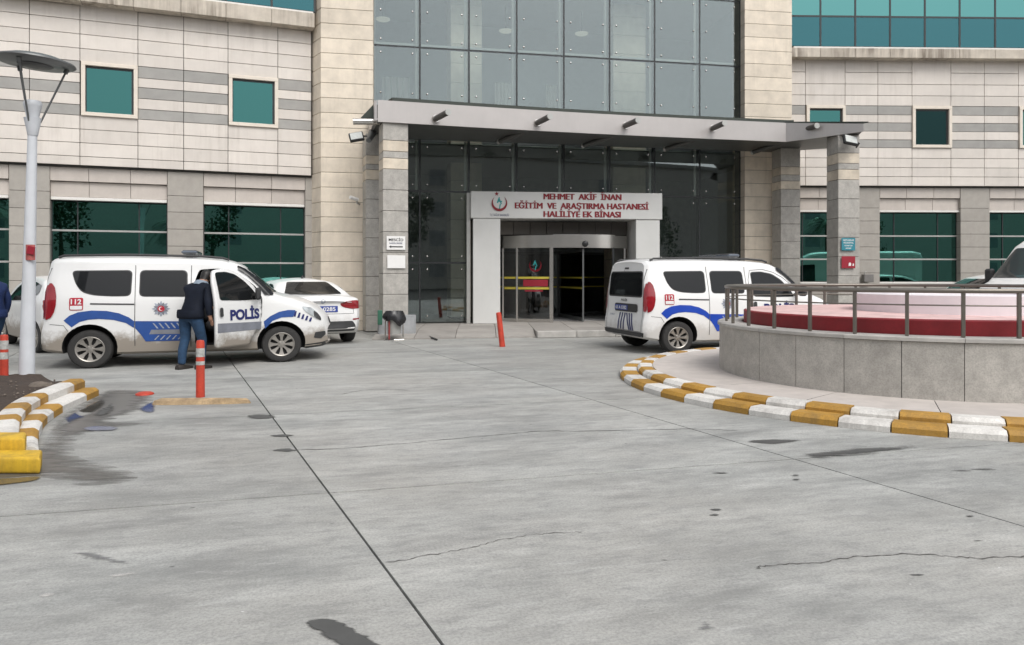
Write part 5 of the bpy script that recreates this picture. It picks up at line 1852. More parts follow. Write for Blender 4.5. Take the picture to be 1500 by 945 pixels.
car2 = empty('parked_car', label='white car roof showing above the railing beside the tall panel van', category='car')
top = [(0, 0.93), (0.03, 1.0), (0.10, 1.035), (0.5, 1.06), (0.75, 1.14), (0.95, 1.27), (1.15, 1.38), (1.35, 1.44), (1.8, 1.47), (2.3, 1.46), (2.6, 1.40), (2.9, 1.24), (3.15, 1.05), (3.25, 0.99), (3.6, 0.93), (3.9, 0.84), (4.1, 0.72), (4.2, 0.58)]
C = simple_car(car2, 4.2, 1.72, top, [(0, 0.34), (0.15, 0.24), (0.5, 0.2), (3.8, 0.2), (4.1, 0.24), (4.2, 0.32)],
               [(0, 0.70), (0.05, 0.76), (0.15, 0.81), (0.4, 0.845), (3.5, 0.85), (3.9, 0.80), (4.1, 0.72), (4.2, 0.6)],
               [(0, 0.96), (0.7, 0.95), (3.0, 0.88), (4.2, 0.7)], 0.24, [(0, 0.07), (0.7, 0.08), (1.2, 0.10), (2.6, 0.10), (3.2, 0.07), (4.2, 0.1)],
               None, 0.78, 3.35, 0.30,
               [('rear_side_window', [(1.06, 1.27), (1.4, 1.37), (1.72, 1.385), (1.72, 0.99), (1.2, 1.0), (0.98, 1.08)]), ('front_side_window', [(1.80, 1.385), (2.3, 1.38), (2.62, 1.25), (2.86, 1.06), (2.84, 0.97), (1.80, 0.985)])], [])
C.patch('windscreen', 'front', [(-0.55, 1.36), (0.55, 1.36), (0.68, 1.06), (-0.68, 1.06)], M['car_glass'], car2, 0.010, 0.05)
C.patch('rear_window', 'rear', [(-0.52, 1.36), (0.52, 1.36), (0.66, 1.10), (-0.66, 1.10)], M['car_glass'], car2, 0.010, 0.05)
car2.rotation_euler = (0, 0, R(184))
car2.scale = (1, 1, 0.95)
nose = Vector(((1345 - 750) / F * 19.0, 19.0))
car2.location = (nose.x + 4.2, nose.y + 0.2, 0)

# ------------------------------------------------------------------ round planter with railing
WC, WR = Vector((5.25, 9.95)), 2.48
KC, KR = Vector((5.40, 10.13)), 3.935
IZ = 0.14


def arc_block(mb, c, r0, r1, a0, a1, z0, z1, ch=0.012, n=5):
    """block on a ring with chamfered top outer edges"""
    prof = [(r1, z0), (r1, z1 - ch), (r1 - ch, z1), (r0 + ch * 0.5, z1), (r0, z1 - ch * 0.5), (r0, z0)]
    k = len(prof)
    vs = []
    for i in range(n + 1):
        a = a0 + (a1 - a0) * i / n
        for r, z in prof:
            vs.append((c.x + r * math.cos(a), c.y + r * math.sin(a), z))
    fs = []
    for i in range(n):
        for j in range(k):
            j2 = (j + 1) % k
            fs.append((i * k + j, (i + 1) * k + j, (i + 1) * k + j2, i * k + j2))
    fs += [tuple(range(k))[::-1], tuple(n * k + j for j in range(k))]
    return mb.add(vs, fs)


def ang_at(c, r, px):
    """angle on the near side of a circle where the photo column px crosses it"""
    u = (px - 750) / F
    A = u * u + 1
    B = -2 * (u * c.x + c.y)
    Cq = c.x ** 2 + c.y ** 2 - r * r
    t = (-B - math.sqrt(max(0, B * B - 4 * A * Cq))) / (2 * A)
    return math.atan2(t - c.y, u * t - c.x)


kerb = empty('island_kerb', (KC.x, KC.y, 0), kind='structure')
a_ref = ang_at(KC, KR, 1227)
step = abs(ang_at(KC, KR, 1306) - a_ref)
nk = round(2 * PI / step)
nk += nk % 2
step = 2 * PI / nk
off = -Vector((KC.x, KC.y))
ZC = Vector((0, 0))
for i in range(nk):
    a0 = a_ref + i * step
    for tier, (r0, r1, h, sh) in enumerate(((KR - 0.235, KR, 0.088, 0.0), (KR - 0.44, KR - 0.24, 0.148, 0.35))):
        s = a0 + sh * step * 0.3
        j = random.uniform(-0.004, 0.004)
        m = M['kerb_yellow'] if i % 2 == 1 else M['kerb_white']
        arc_block(MB(), ZC, r0, r1 + j, s + 0.0016, s + step - 0.0016, 0.001, h + random.uniform(-0.005, 0.005), 0.035, 4).obj('kerb_stone', m, kerb, 30)
isl = empty('island_pavement', (WC.x, WC.y, 0), kind='structure')
a1_ = ang_at(WC, 3.0, 1375)
npv = 17
dK = KC - WC
for i in range(npv):
    a0, a1 = a1_ + 2 * PI * i / npv + 0.0012, a1_ + 2 * PI * (i + 1) / npv - 0.0012
    vs, fs = [], []
    n = 6
    for q in range(n + 1):
        a = a0 + (a1 - a0) * q / n
        dr = Vector((math.cos(a), math.sin(a)))
        # outer edge meets the inner edge of the upper kerb circle
        rk = KR - 0.445
        bq = dr.dot(dK)
        ro = bq + math.sqrt(rk * rk - dK.length_squared + bq * bq)
        vs += [(dr.x * (WR - 0.05), dr.y * (WR - 0.05), IZ), (dr.x * ro, dr.y * ro, IZ), (dr.x * ro, dr.y * ro, 0.001)]
    for q in range(n):
        fs += [(q * 3, q * 3 + 1, q * 3 + 4, q * 3 + 3), (q * 3 + 1, q * 3 + 2, q * 3 + 5, q * 3 + 4)]
    MB().add(vs, fs).obj('paving_slab', M['island_pave'], isl)
planter = empty('round_planter', (WC.x, WC.y, 0), label='round granite planter wall with red tier and white drum', category='planter')
WZ = 0.765
w_ref = ang_at(WC, WR, 1413)
ns = 28
for i in range(ns):
    a0, a1 = w_ref + 2 * PI * i / ns, w_ref + 2 * PI * (i + 1) / ns
    arc_block(MB(), ZC, WR - 0.06, WR + random.uniform(-0.002, 0.002), a0 + 0.0014, a1 - 0.0014, IZ - 0.1, WZ - 0.045, 0.004, 5).obj('granite_slab', M['granite'], planter, 30)
MB().lathe([(WR - 0.05, 0.0), (WR - 0.012, 0.0), (WR - 0.012, WZ - 0.06), (WR - 0.05, WZ - 0.06)], 80, None).obj('wall_core', M['joint'], planter)
for i in range(14):
    a0, a1 = w_ref + 2 * PI * i / 14, w_ref + 2 * PI * (i + 1) / 14
    arc_block(MB(), ZC, WR - 0.30, WR + 0.025, a0 + 0.001, a1 - 0.001, WZ - 0.042, WZ, 0.008, 8).obj('coping_stone', M['pave_edge'], planter, 30)
MB().lathe([(2.16, WZ - 0.05), (2.16, 0.915), (2.13, 0.93)], 96, None).obj('red_tier', M['red_paint'], planter, 40)
MB().lathe([(2.13, 0.93), (0.0, 0.935)], 96, None).obj('red_tier_top', M['red_faded'], planter, 40)
Md = Matrix.Translation((0.62, -0.05, 0))
MB().lathe([(1.36, 0.92), (1.36, 1.15), (1.33, 1.165), (1.12, 1.165), (1.10, 1.14), (1.10, 1.05), (0, 1.05)], 72, Md).obj('white_drum', M['drum_white'], planter, 40)
rail = empty('railing', (WC.x, WC.y, 0), label='bronze grey tube railing around the top of the planter', category='railing')
RRr = WR - 0.09
p_ref = ang_at(WC, RRr, 1411)
p_st = abs(ang_at(WC, RRr, 1329) - p_ref)
npst = round(2 * PI / p_st)
RZ = 1.232
for i in range(npst):
    a = p_ref + 2 * PI * i / npst
    c, s = math.cos(a), math.sin(a)
    Mx = Matrix.Translation((RRr * c, RRr * s, 0)) @ Matrix.Rotation(a, 4, 'Z')
    MB().box(-0.018, 0.018, -0.018, 0.018, WZ + 0.001, RZ - 0.02, 0.005, M=Mx).obj('post', M['rail'], rail)
for z, r, nm in ((RZ, 0.025, 'handrail'), (1.085, 0.008, 'rod')):
    pts = [((RRr) * math.cos(2 * PI * i / 96), (RRr) * math.sin(2 * PI * i / 96), z) for i in range(96)]
    MB().tube(pts, r, 10, False, 0, True).obj(nm, M['rail'], rail, 60)

# ------------------------------------------------------------------ left soil bed with striped kerb
bk = empty('bed_kerb', (0, 0, 0), kind='structure')


def kerb_run(pts, w, z0, z1, bounds, mats, parent, name='kerb_stone'):
    """kerb stones swept along a ground path; bounds = arc fractions where the paint changes"""
    P = catmull([Vector((p.x, p.y, 0)) for p in pts], 8)
    acc = [0.0]
    for a, b in zip(P, P[1:]):
        acc.append(acc[-1] + (b - a).length)
    T = acc[-1]

    def at(f):
        x = f * T
        for i in range(len(P) - 1):
            if acc[i + 1] >= x:
                t = (x - acc[i]) / max(1e-6, acc[i + 1] - acc[i])
                return P[i].lerp(P[i + 1], t), (P[min(i + 2, len(P) - 1)] - P[max(i - 1, 0)]).normalized()
        return P[-1], (P[-1] - P[-2]).normalized()
    for bi, (f0, f1) in enumerate(zip(bounds, bounds[1:])):
        n = 5
        vs, fs = [], []
        for i in range(n + 1):
            p, t = at(f0 + (f1 - f0) * i / n)
            if i == 0:
                p = p + t * 0.003
            if i == n:
                p = p - t * 0.003
            nn = Vector((-t.y, t.x, 0))
            ch = 0.03
            jz = random.uniform(-0.002, 0.002)
            for o, z in ((0, z0), (0, z1 - ch), (ch * 0.9, z1 - 0.006), (ch * 1.5, z1 + jz), (w - ch * 1.5, z1 + jz), (w - ch * 0.9, z1 - 0.006), (w, z1 - ch), (w, z0)):
                q = p + nn * o
                vs.append((q.x, q.y, z))
        k = 8
        for i in range(n):
            for j in range(k - 1):
                fs.append((i * k + j, i * k + j + 1, (i + 1) * k + j + 1, (i + 1) * k + j))
        fs += [tuple(range(k)), tuple(n * k + j for j in range(k))[::-1]]
        me = MB().add(vs, fs).mesh(name, mats[bi % len(mats)], 30)
        recalc(me)
        link(name, me, parent)


lowp = [gp(57, 672), gp(55.5, 658), gp(57, 642), (gp(68, 622)), gp(93, 604), gp(121, 590.5), gp(145, 579.5)]
Y_, W_ = M['kerb_yellow'], M['kerb_white']
kerb_run(lowp, 0.21, 0.001, 0.095, [0.0, 0.14, 0.26, 0.38, 0.48, 0.56, 0.66, 0.88, 1.0], [W_, Y_, W_, Y_, W_, Y_, W_, Y_], bk)
upp = [p + Vector((-0.215, 0.10, 0)) for p in lowp]
upp[0] = gp(36, 672)
upp[0].x -= 0.05
kerb_run(upp, 0.20, 0.001, 0.185, [0.0, 0.22, 0.30, 0.40, 0.50, 0.60, 0.68, 0.90, 1.0], [W_, Y_, W_, Y_, W_, Y_, W_, Y_], bk)
# bright yellow blocks turning the corner towards the left edge
p0 = gp(60, 695)


def bevelled_prism(poly, z0, z1, name, mat, parent, w=0.022):
    me = MB().prism(poly, z0, z1).mesh(name, mat)
    bm = bmesh.new()
    bm.from_mesh(me)
    bmesh.ops.recalc_face_normals(bm, faces=bm.faces)
    bmesh.ops.bevel(bm, geom=bm.edges[:], offset=w, segments=3, affect='EDGES', profile=0.6)
    bmesh.ops.subdivide_edges(bm, edges=[e for e in bm.edges if e.calc_length() > 0.25], cuts=6)
    for v in bm.verts:
        v.co += Vector((random.uniform(-1, 1), random.uniform(-1, 1), random.uniform(-1, 1))) * 0.0025
    for f in bm.faces:
        f.smooth = True
    bm.to_mesh(me)
    bm.free()
    me.set_sharp_from_angle(angle=R(50))
    return link(name, me, parent)


def gx(x, d):
    return ((x - 750) / F * d, d)


d0 = p0.y
bevelled_prism([gx(-240, d0), gx(59, d0), gx(62, d0 + 0.25), gx(-240, d0 + 0.25)], 0.001, 0.118, 'kerb_stone', M['kerb_bright'], bk)
bevelled_prism([gx(-240, d0 + 0.26), gx(37, d0 + 0.26), gx(39, d0 + 0.47), gx(-240, d0 + 0.47)], 0.001, 0.20, 'kerb_stone', M['kerb_bright'], bk)
# soil: gently uneven
outl = [Vector((p0.x - 1.2, p0.y + 0.44)), Vector((p0.x - 0.4, p0.y + 0.44))] + [Vector((p.x - 0.24, p.y + 0.1)) for p in upp[1:]] + [Vector((gp(60, 560).x, gp(60, 560).y)), Vector((-9.5, 10.0)), Vector((-9.5, 5.7))]
pts, fs = fill2d([tuple(p) for p in outl], 0.16)
sv = [(x, y, 0.10 + 0.035 * math.sin(x * 5.3 + y * 3.1) * math.sin(y * 4.1) + random.uniform(-0.012, 0.012)) for x, y in pts]
MB().add(sv, fs).obj('soil_bed', M['soil'], None, 60, kind='structure')
# gravel and small clods, too many to count
peb = MB()
rnd = random.Random(5)
for _ in range(260):
    x, y = rnd.uniform(-6.3, -4.2), rnd.uniform(5.9, 9.3)
    if x > -4.35 - 0.16 * (y - 6) - 0.35:
        continue
    r = rnd.uniform(0.006, 0.02)
    vs = [(x + r * a * rnd.uniform(0.6, 1.2), y + r * b * rnd.uniform(0.6, 1.2), 0.125 + r * c * 0.7) for a, b, c in ((1, 0, 0), (0, 1, 0), (-1, 0, 0), (0, -1, 0), (0, 0, 1), (0, 0, -1))]
    peb.add(vs, [(0, 1, 4), (1, 2, 4), (2, 3, 4), (3, 0, 4), (1, 0, 5), (2, 1, 5), (3, 2, 5), (0, 3, 5)])
peb.obj('gravel', M['stone'], None, 60, kind='stuff', label='scattered pebbles and clods on the dark soil bed', category='gravel')
# pale stone lying on the soil
st = MB()
c = gp(60, 569, 0.1)
n = 10
st.lathe([(0.02, -0.04), (0.12, -0.03), (0.15, 0.0), (0.12, 0.05), (0.05, 0.075), (0.0, 0.08)], n, Matrix.Translation((c.x, c.y, 0.12)) @ Matrix.Diagonal((1.0, 0.5, 0.75, 1)))
st.v = [(x + random.uniform(-0.012, 0.012), y + random.uniform(-0.01, 0.01), z + random.uniform(-0.006, 0.006)) for x, y, z in st.v]
st.obj('stone', M['stone'], None, 50, label='pale flat stone on the soil behind the striped kerb', category='stone')

# ------------------------------------------------------------------ street lamp
LD = gp(39, 559).y
lb = gp(39, 559)
lamp = empty('street_lamp', (lb.x, lb.y, 0), label='pale grey street lamp with flat disc head on three rods', category='street lamp')
kz = LD / F


def lp(x, y):
    return ((x - 39) * kz, 0, EYE + (HY - y) * kz)


MB().tube([lp(39, 557), lp(47.5, 198)], [0.094, 0.055], 20).obj('pole', M['lamp_paint'], lamp, 40)
MB().lathe([(0.16, 0.0), (0.16, 0.02), (0.10, 0.025)], 20).obj('base_plate', M['lamp_paint'], lamp, 30)
Mh = Matrix.Translation(lp(48, 198))
MB().lathe([(0.058, -0.01), (0.062, 0.0), (0.075, 0.08), (0.098, 0.19), (0.105, 0.22), (0.085, 0.22), (0.07, 0.21)], 20, Mh).obj('cup', M['lamp_paint'], lamp, 40)
MB().lathe([(0.0, 0.20), (0.07, 0.20), (0.085, 0.30), (0.105, 0.37), (0.112, 0.41), (0.095, 0.445), (0.0, 0.45)], 20, Mh).obj('diffuser', M['lamp_paint'], lamp, 40)
ctr = Vector(lp(52, 92))
Mt = Matrix.Translation(ctr) @ Matrix.Rotation(R(3.6), 4, 'Y')
hd_ = MB().lathe([(0.0, -0.035), (0.19, -0.033), (0.20, -0.028), (0.44, -0.018), (0.468, 0.0), (0.46, 0.02), (0.30, 0.075), (0.12, 0.095), (0.0, 0.098)], 48, Mt).obj('lamp_head', M['lamp_dark'], lamp, 40)
MB().lathe([(0.0, -0.045), (0.19, -0.043), (0.21, -0.032)], 32, Mt).obj('lamp_lens', M['black'], hd_, 40)
for q in range(3):
    a = R(-90 + 120 * q + 2)
    t = Mt @ Vector((0.36 * math.cos(a), 0.36 * math.sin(a), -0.02))
    b = Vector(lp(48, 198)) + Vector((0.085 * math.cos(a), 0.085 * math.sin(a), 0.17))
    rod = MB().tube([b, t], 0.0125, 8).obj('rod', M['lamp_dark'], lamp, 40)
    MB().tube([t - (t - b).normalized() * 0.06, t], 0.03, 10).obj('socket', M['lamp_dark'], rod, 40)
# faded sticker on the pole
stk = MB()
Mst = Matrix.Translation(lp(48, 370))
ang0 = R(-110)
stk.lathe([(0.088, -0.10), (0.088, -0.03), (0.086, 0.10)], 10, Mst, 0, R(-150), R(-40))
stk.obj('red_sticker', pmat('torn_red_sticker', lin(0.34, 0.09, 0.08), 0.6, var=0.5, scale=14), lamp, 60)
stk = MB().box(-0.02, 0.075, -0.105, -0.085, -0.02, 0.085, 0.004, M=Mst @ Matrix.Rotation(R(12), 4, 'Y')).obj('red_plate', M['red_sign'], lamp)

# ------------------------------------------------------------------ bollards
def bollard(px, y0, y1, w_px, label, tilt=0.0, base=False, bands=((0.10, 0.24), (0.42, 0.54))):
    b = gp(px, y0)
    h = (y0 - y1) / F * b.y
    r = w_px / 2 / F * b.y
    o = empty('bollard', (b.x, b.y, 0), label=label, category='bollard', group='orange plastic bollards')
    o.rotation_euler = (0, tilt, 0)
    z0 = 0.001 if not base else 0.055
    MB().lathe([(r * 1.02, z0), (r, z0 + 0.02), (r * 0.96, h * 0.5), (r * 0.92, h - 0.03), (r * 0.8, h - 0.006), (0, h)], 18).obj('post', M['orange'], o, 40)
    for a, c in bands:
        MB().lathe([(r * 0.985, h * (1 - c)), (r * 0.975, h * (1 - a))], 18).obj('reflective_band', M['reflector'], o, 60)
    return o


bo = bollard(293.5, 589, 498, 12.5, 'worn orange bollard standing on the weathered timber base', base=True, bands=((0.13, 0.27), (0.34, 0.40)))
bollard(736, 508, 457, 8.5, 'leaning orange red bollard in front of the entrance step', tilt=R(-6.5), bands=())
bollard(6, 562, 490, 11.5, 'orange bollard at the left edge beside the lamp post', bands=((0.12, 0.30), (0.36, 0.5)))
# broken yellow kerb piece that carries the bollard
e = [(-0.50, -0.06), (-0.46, 0.06), (-0.1, 0.075), (0.2, 0.06), (0.47, 0.055), (0.52, 0.0), (0.30, -0.045), (0.0, -0.06), (-0.3, -0.07)]
c = gp(295, 592)
tb = MB()
vs = [(c.x + x, c.y + y + 0.02 + 0.10 * x * 0.6, 0.001) for x, y in e] + [(c.x + x * 0.97, c.y + y * 0.8 + 0.02 + 0.10 * x * 0.6, 0.045 + 0.018 * math.sin(q * 2.3)) for q, (x, y) in enumerate(e)]
n = len(e)
tb.add(vs, [tuple(range(n, 2 * n))[::-1]] + [(i, n + i, n + (i + 1) % n, (i + 1) % n) for i in range(n)])
tb.obj('kerb_fragment', M['timber'], None, label='broken weathered yellow kerb piece under the orange bollard', category='kerb piece')
c = gp(212, 578)
MB().lathe([(0.10, 0.002), (0.095, 0.02), (0.07, 0.035), (0.05, 0.03), (0.0, 0.02)], 14, Matrix.Translation((c.x, c.y, 0)) @ Matrix.Diagonal((1, 1.1, 0.8, 1))).obj('orange_cap', M['orange'], None, 40, label='flat orange plastic bollard stump on the wet concrete', category='stump')

# ------------------------------------------------------------------ bin with black bag, steel box behind it
bx = gp(578, 498)
box = empty('steel_box', (0, 0, 0), label='plain grey metal box at the foot of the front left column', category='box')
s0, s1 = (553 - 750) / F * 16.95, (605 - 750) / F * 16.75
Mx = Matrix.Translation((s0, 17.0, 0)) @ Matrix.Rotation(R(12), 4, 'Z')
MB().box(0, s1 - s0 + 0.03, 0.0, 0.16, 0.001, 0.50, 0.006, M=Mx).obj('casing', pmat('galvanised_sheet', lin(0.38, 0.39, 0.40), 0.45, metal=0.4, var=0.15), box)
MB().box(0.02, s1 - s0 - 0.02, -0.012, -0.002, 0.05, 0.45, 0.003, M=Mx).obj('cover', pmat('galvanised_cover', lin(0.42, 0.43, 0.44), 0.45, metal=0.4, var=0.15), box)
bn = empty('litter_bin', (bx.x, bx.y - 0.05, 0), label='litter bin on a steel frame with a black bag folded over its rim', category='bin')
mb = MB()
MB().lathe([(0.14, 0.13), (0.155, 0.5), (0.165, 0.58)], 18, Matrix.Diagonal((1, 0.8, 1, 1))).obj('bucket', M['mullion_grey'], bn, 40)
bag = MB()
n, k = 40, 9
vs, fs = [], []
rnd = random.Random(11)
for j in range(k):
    t = j / (k - 1)
    for i in range(n):
        a = 2 * PI * i / n
        drop = 0.18 + 0.12 * max(0, math.cos(a - R(-40))) ** 2 + 0.03 * math.sin(5 * a)
        if t < 0.25:
            r, z = 0.13 + 0.2 * t, 0.56 + 0.26 * t
        else:
            u = (t - 0.25) / 0.75
            r, z = 0.18 + 0.06 * math.sin(u * 2.2) + 0.015 * math.sin(7 * a + 3 * u) * u, 0.625 - drop * u
        r += rnd.uniform(-0.008, 0.008)
        vs.append((r * math.cos(a), r * 0.85 * math.sin(a), z))
for j in range(k - 1):
    for i in range(n):
        fs.append((j * n + i, j * n + (i + 1) % n, (j + 1) * n + (i + 1) % n, (j + 1) * n + i))
bag.add(vs, fs).obj('bin_bag', pmat('black_plastic_film', lin(0.015, 0.015, 0.017), 0.28, var=0.2), bn, 50)
MB().tube([(-0.19, 0, 0.0), (-0.19, 0, 0.60), (0.19, 0, 0.60), (0.19, 0, 0.0)], 0.016, 8).obj('frame', M['steel'], bn, 40)
MB().tube([(-0.19, -0.14, 0.015), (-0.19, 0.14, 0.015)], 0.015, 8).tube([(0.02, -0.14, 0.015), (0.22, -0.10, 0.015)], 0.02, 8).obj('foot', M['steel'], bn, 40)
MB().box(-0.10, -0.07, -0.15, -0.13, 0.02, 0.45, 0.004).obj('red_post', pmat('dull_red_metal', lin(0.25, 0.03, 0.03), 0.5), bn)
gb = pd(557, 470, 16.9)
MB().box(gb.x - 0.05, gb.x + 0.05, gb.y - 0.06, gb.y - 0.01, 0.3, 0.62, 0.01).obj('green_canister', pmat('dull_green', lin(0.04, 0.14, 0.09), 0.5), None, label='narrow green canister leaning behind the litter bin', category='canister')

# ------------------------------------------------------------------ floodlights, camera, wall signs
def floodlight(p, yaw, label, size=0.30, roll=0.0):
    o = empty('floodlight', p, label=label, category='floodlight')
    o.rotation_euler = (R(-28), roll, yaw)
    w, h = size, size * 0.72
    MB().box(-w / 2, w / 2, 0.0, 0.09, -h / 2, h / 2, 0.02).obj('housing', M['black'], o)
    MB().box(-w / 2 + 0.03, w / 2 - 0.03, -0.008, -0.002, -h / 2 + 0.03, h / 2 - 0.03, 0.001).obj('lens', M['soffit_light'], o)
    MB().tube([(w / 2, 0.06, 0), (w / 2 + 0.08, 0.08, 0.0), (w / 2 + 0.12, 0.26, 0.02)], 0.018, 8).obj('bracket', M['black'], o)
    return o


f1 = floodlight(pd(522, 199, 18.2), R(14), 'square floodlight on the left canopy column tilted towards the yard', 0.34, R(-12))
f2 = floodlight(pd(1247, 204, 18.45), R(8), 'square floodlight on the right canopy column under the canopy tip', 0.36, R(10))
MB().tube([pd(546, 194, 18.35), pd(540, 206, 18.0)], [0.10, 0.06], 12).obj('horn_speaker', M['lamp_dark'], None, 40, label='round dark grey horn speaker beside the left floodlight', category='speaker')
cm = empty('security_camera', pd(521, 294, 18.85), label='small white security camera on the limestone tower', category='camera')
MB().tube([(-0.10, -0.16, 0.07), (0.05, 0.0, 0.02)], 0.045, 12).obj('camera_body', M['white_paint'], cm, 40)
MB().tube([(0.02, 0, 0.02), (0.03, 0.06, -0.06), (0.03, 0.32, -0.06)], 0.025, 8).obj('bracket', M['mullion_grey'], cm, 40)


def sign(name, col0, d0, rot, x0, x1, y0, y1, mat, label, cat='sign'):
    """thin plate fixed to the face of a column"""
    p = pd((x0 + x1) / 2, (y0 + y1) / 2, d0)
    k = d0 / F
    o = empty(name, p, rot, label=label, category=cat)
    w, h = (x1 - x0) * k / math.cos(rot), (y1 - y0) * k
    MB().box(-w / 2, w / 2, -0.012, 0.0, -h / 2, h / 2, 0.002).obj('plate', mat, o)
    return o, w, h


def sign_text(o, body, cx, cz, w, h, mat):
    pts, fs = text_tris(body, 1.0, 0.02)
    xs, ys = [p[0] for p in pts], [p[1] for p in pts]
    kx, ky = w / (max(xs) - min(xs)), h / (max(ys) - min(ys))
    MB().add([(cx + x * kx, -0.0145, cz + y * ky) for x, y in pts], fs).obj('lettering', mat, o)


o, w, h = sign('mosque_sign', 0, 17.29, R(19), 567, 593, 346, 366, M['white_paint'], 'white sign reading MESCID with an arrow on the left column')
sign_text(o, 'MESCİD', 0, h * 0.26, w * 0.78, h * 0.26, M['black'])
sign_text(o, 'KADIN ERKEK', 0, -h * 0.02, w * 0.7, h * 0.12, M['navy_letter'])
MB().add([(x * w, -0.0145, z * h) for x, z in ((-0.38, -0.28), (-0.26, -0.18), (-0.26, -0.24), (0.36, -0.24), (0.36, -0.32), (-0.26, -0.32), (-0.26, -0.38))], [(0, 6, 2, 1), (2, 5, 4, 3), (0, 6, 5, 2)]).obj('arrow', M['black'], o)
sign('blank_notice', 0, 17.29, R(19), 568, 593, 374, 393, M['white_paint'], 'blank white notice below the MESCID sign', 'notice')
o, w, h = sign('blue_notice', 0, 18.74, R(6.5), 1232, 1253, 348.5, 367, M['blue_sign'], 'blue green notice on the front right column above the red one')
for q in range(4):
    sign_text(o, ('HASTA HAKLARI', 'VE SOSYAL', 'HİZMETLER', 'BİRİMİ')[q], 0, h * (0.32 - 0.21 * q), w * (0.8, 0.76, 0.6, 0.4)[q], h * 0.13, M['white_paint'])
o, w, h = sign('red_notice', 0, 18.74, R(6.5), 1232, 1253, 375.5, 393, M['red_sign'], 'square red fire notice on the front right column')
MB().add([(x * w, -0.0145, z * h) for x, z in ((0.0, -0.3), (0.18, -0.3), (0.2, -0.1), (0.1, 0.0), (0.02, -0.08))], [(0, 1, 2, 3, 4)]).obj('symbol', M['white_paint'], o)
MB().add([(x * w, -0.0145, z * h) for x, z in ((0.28, -0.3), (0.4, -0.3), (0.4, -0.14), (0.32, -0.08))], [(0, 1, 2, 3)]).obj('symbol', M['white_paint'], o)
p = pd(1271, 407, 21.9)
o = empty('wall_box', p, RW.ang, label='small grey metal box on the right wing beside the right column', category='box')
MB().box(-0.14, 0.14, -0.08, 0.10, -0.12, 0.10, 0.01).obj('casing', pmat('weathered_grey_box', lin(0.2, 0.19, 0.18), 0.5, metal=0.3), o)
MB().tube([(-0.08, 0, 0.10), (-0.08, 0.0, 0.16), (0.0, 0.1, 0.18)], 0.012, 6).obj('conduit', M['mullion_grey'], o)
# loose sticks leaning inside and cables on the pavement
MB().tube([gp(608, 497) + Vector((0, 0, 0.02)), gp(613, 492) + Vector((0, 0, 0.05)), gp(622, 494) + Vector((0, 0, 0.05)), gp(640, 499) + Vector((0, 0, 0.02))], 0.02, 6).obj('cable', M['black'], None, 40, label='loose black cable on the pavement beside the grey box', category='cable')
# sheltering white board with torn dark spots behind the lamp post
ang_van = vanL.rotation_euler.z

# ------------------------------------------------------------------ people
M['jacket'] = pmat('navy_padded_jacket', lin(0.008, 0.011, 0.02), 0.75, spec=0.2, var=0.3, scale=10, coords='obj')
M['jeans'] = pmat('blue_denim', lin(0.02, 0.055, 0.115), 0.85, var=0.3, scale=12, coords='obj', bump=0.2, bscale=200)
M['skin'] = pmat('skin', lin(0.42, 0.23, 0.15), 0.5, var=0.06, coords='obj')
M['hair'] = pmat('dark_hair', lin(0.012, 0.01, 0.009), 0.5, var=0.3, scale=40, coords='obj')
M['shoe'] = pmat('dark_shoe', lin(0.03, 0.025, 0.022), 0.6, var=0.2, coords='obj')
M['shirt'] = pmat('blue_grey_collar', lin(0.22, 0.27, 0.33), 0.8, var=0.1, coords='obj')
M['blue_coat'] = pmat('blue_coat', lin(0.012, 0.03, 0.11), 0.75, var=0.2, scale=8, coords='obj')


def skin_mesh(name, nodes, edges, mats, mat_fn, subd=2, root=0):
    """continuous surface grown over joints; nodes = (point, (radius x, radius y))"""
    me = bpy.data.meshes.new(name)
    me.from_pydata([n[0] for n in nodes], edges, [])
    ob = bpy.data.objects.new(name, me)
    COL.objects.link(ob)
    md = ob.modifiers.new('skin', 'SKIN')
    md.use_smooth_shade = True
    sv = me.skin_vertices[0].data
    for i, n in enumerate(nodes):
        r = n[1]
        sv[i].radius = r if isinstance(r, tuple) else (r, r)
        sv[i].use_root = (i == root)
    sb = ob.modifiers.new('sub', 'SUBSURF')
    sb.levels = subd
    sb.render_levels = subd
    dg = bpy.context.evaluated_depsgraph_get()
    res = bpy.data.meshes.new_from_object(ob.evaluated_get(dg))
    bpy.data.objects.remove(ob)
    res.materials.clear()
    for m in mats:
        res.materials.append(m)
    for p in res.polygons:
        p.use_smooth = True
        p.material_index = mat_fn(p.center)
    res.name = name
    return res


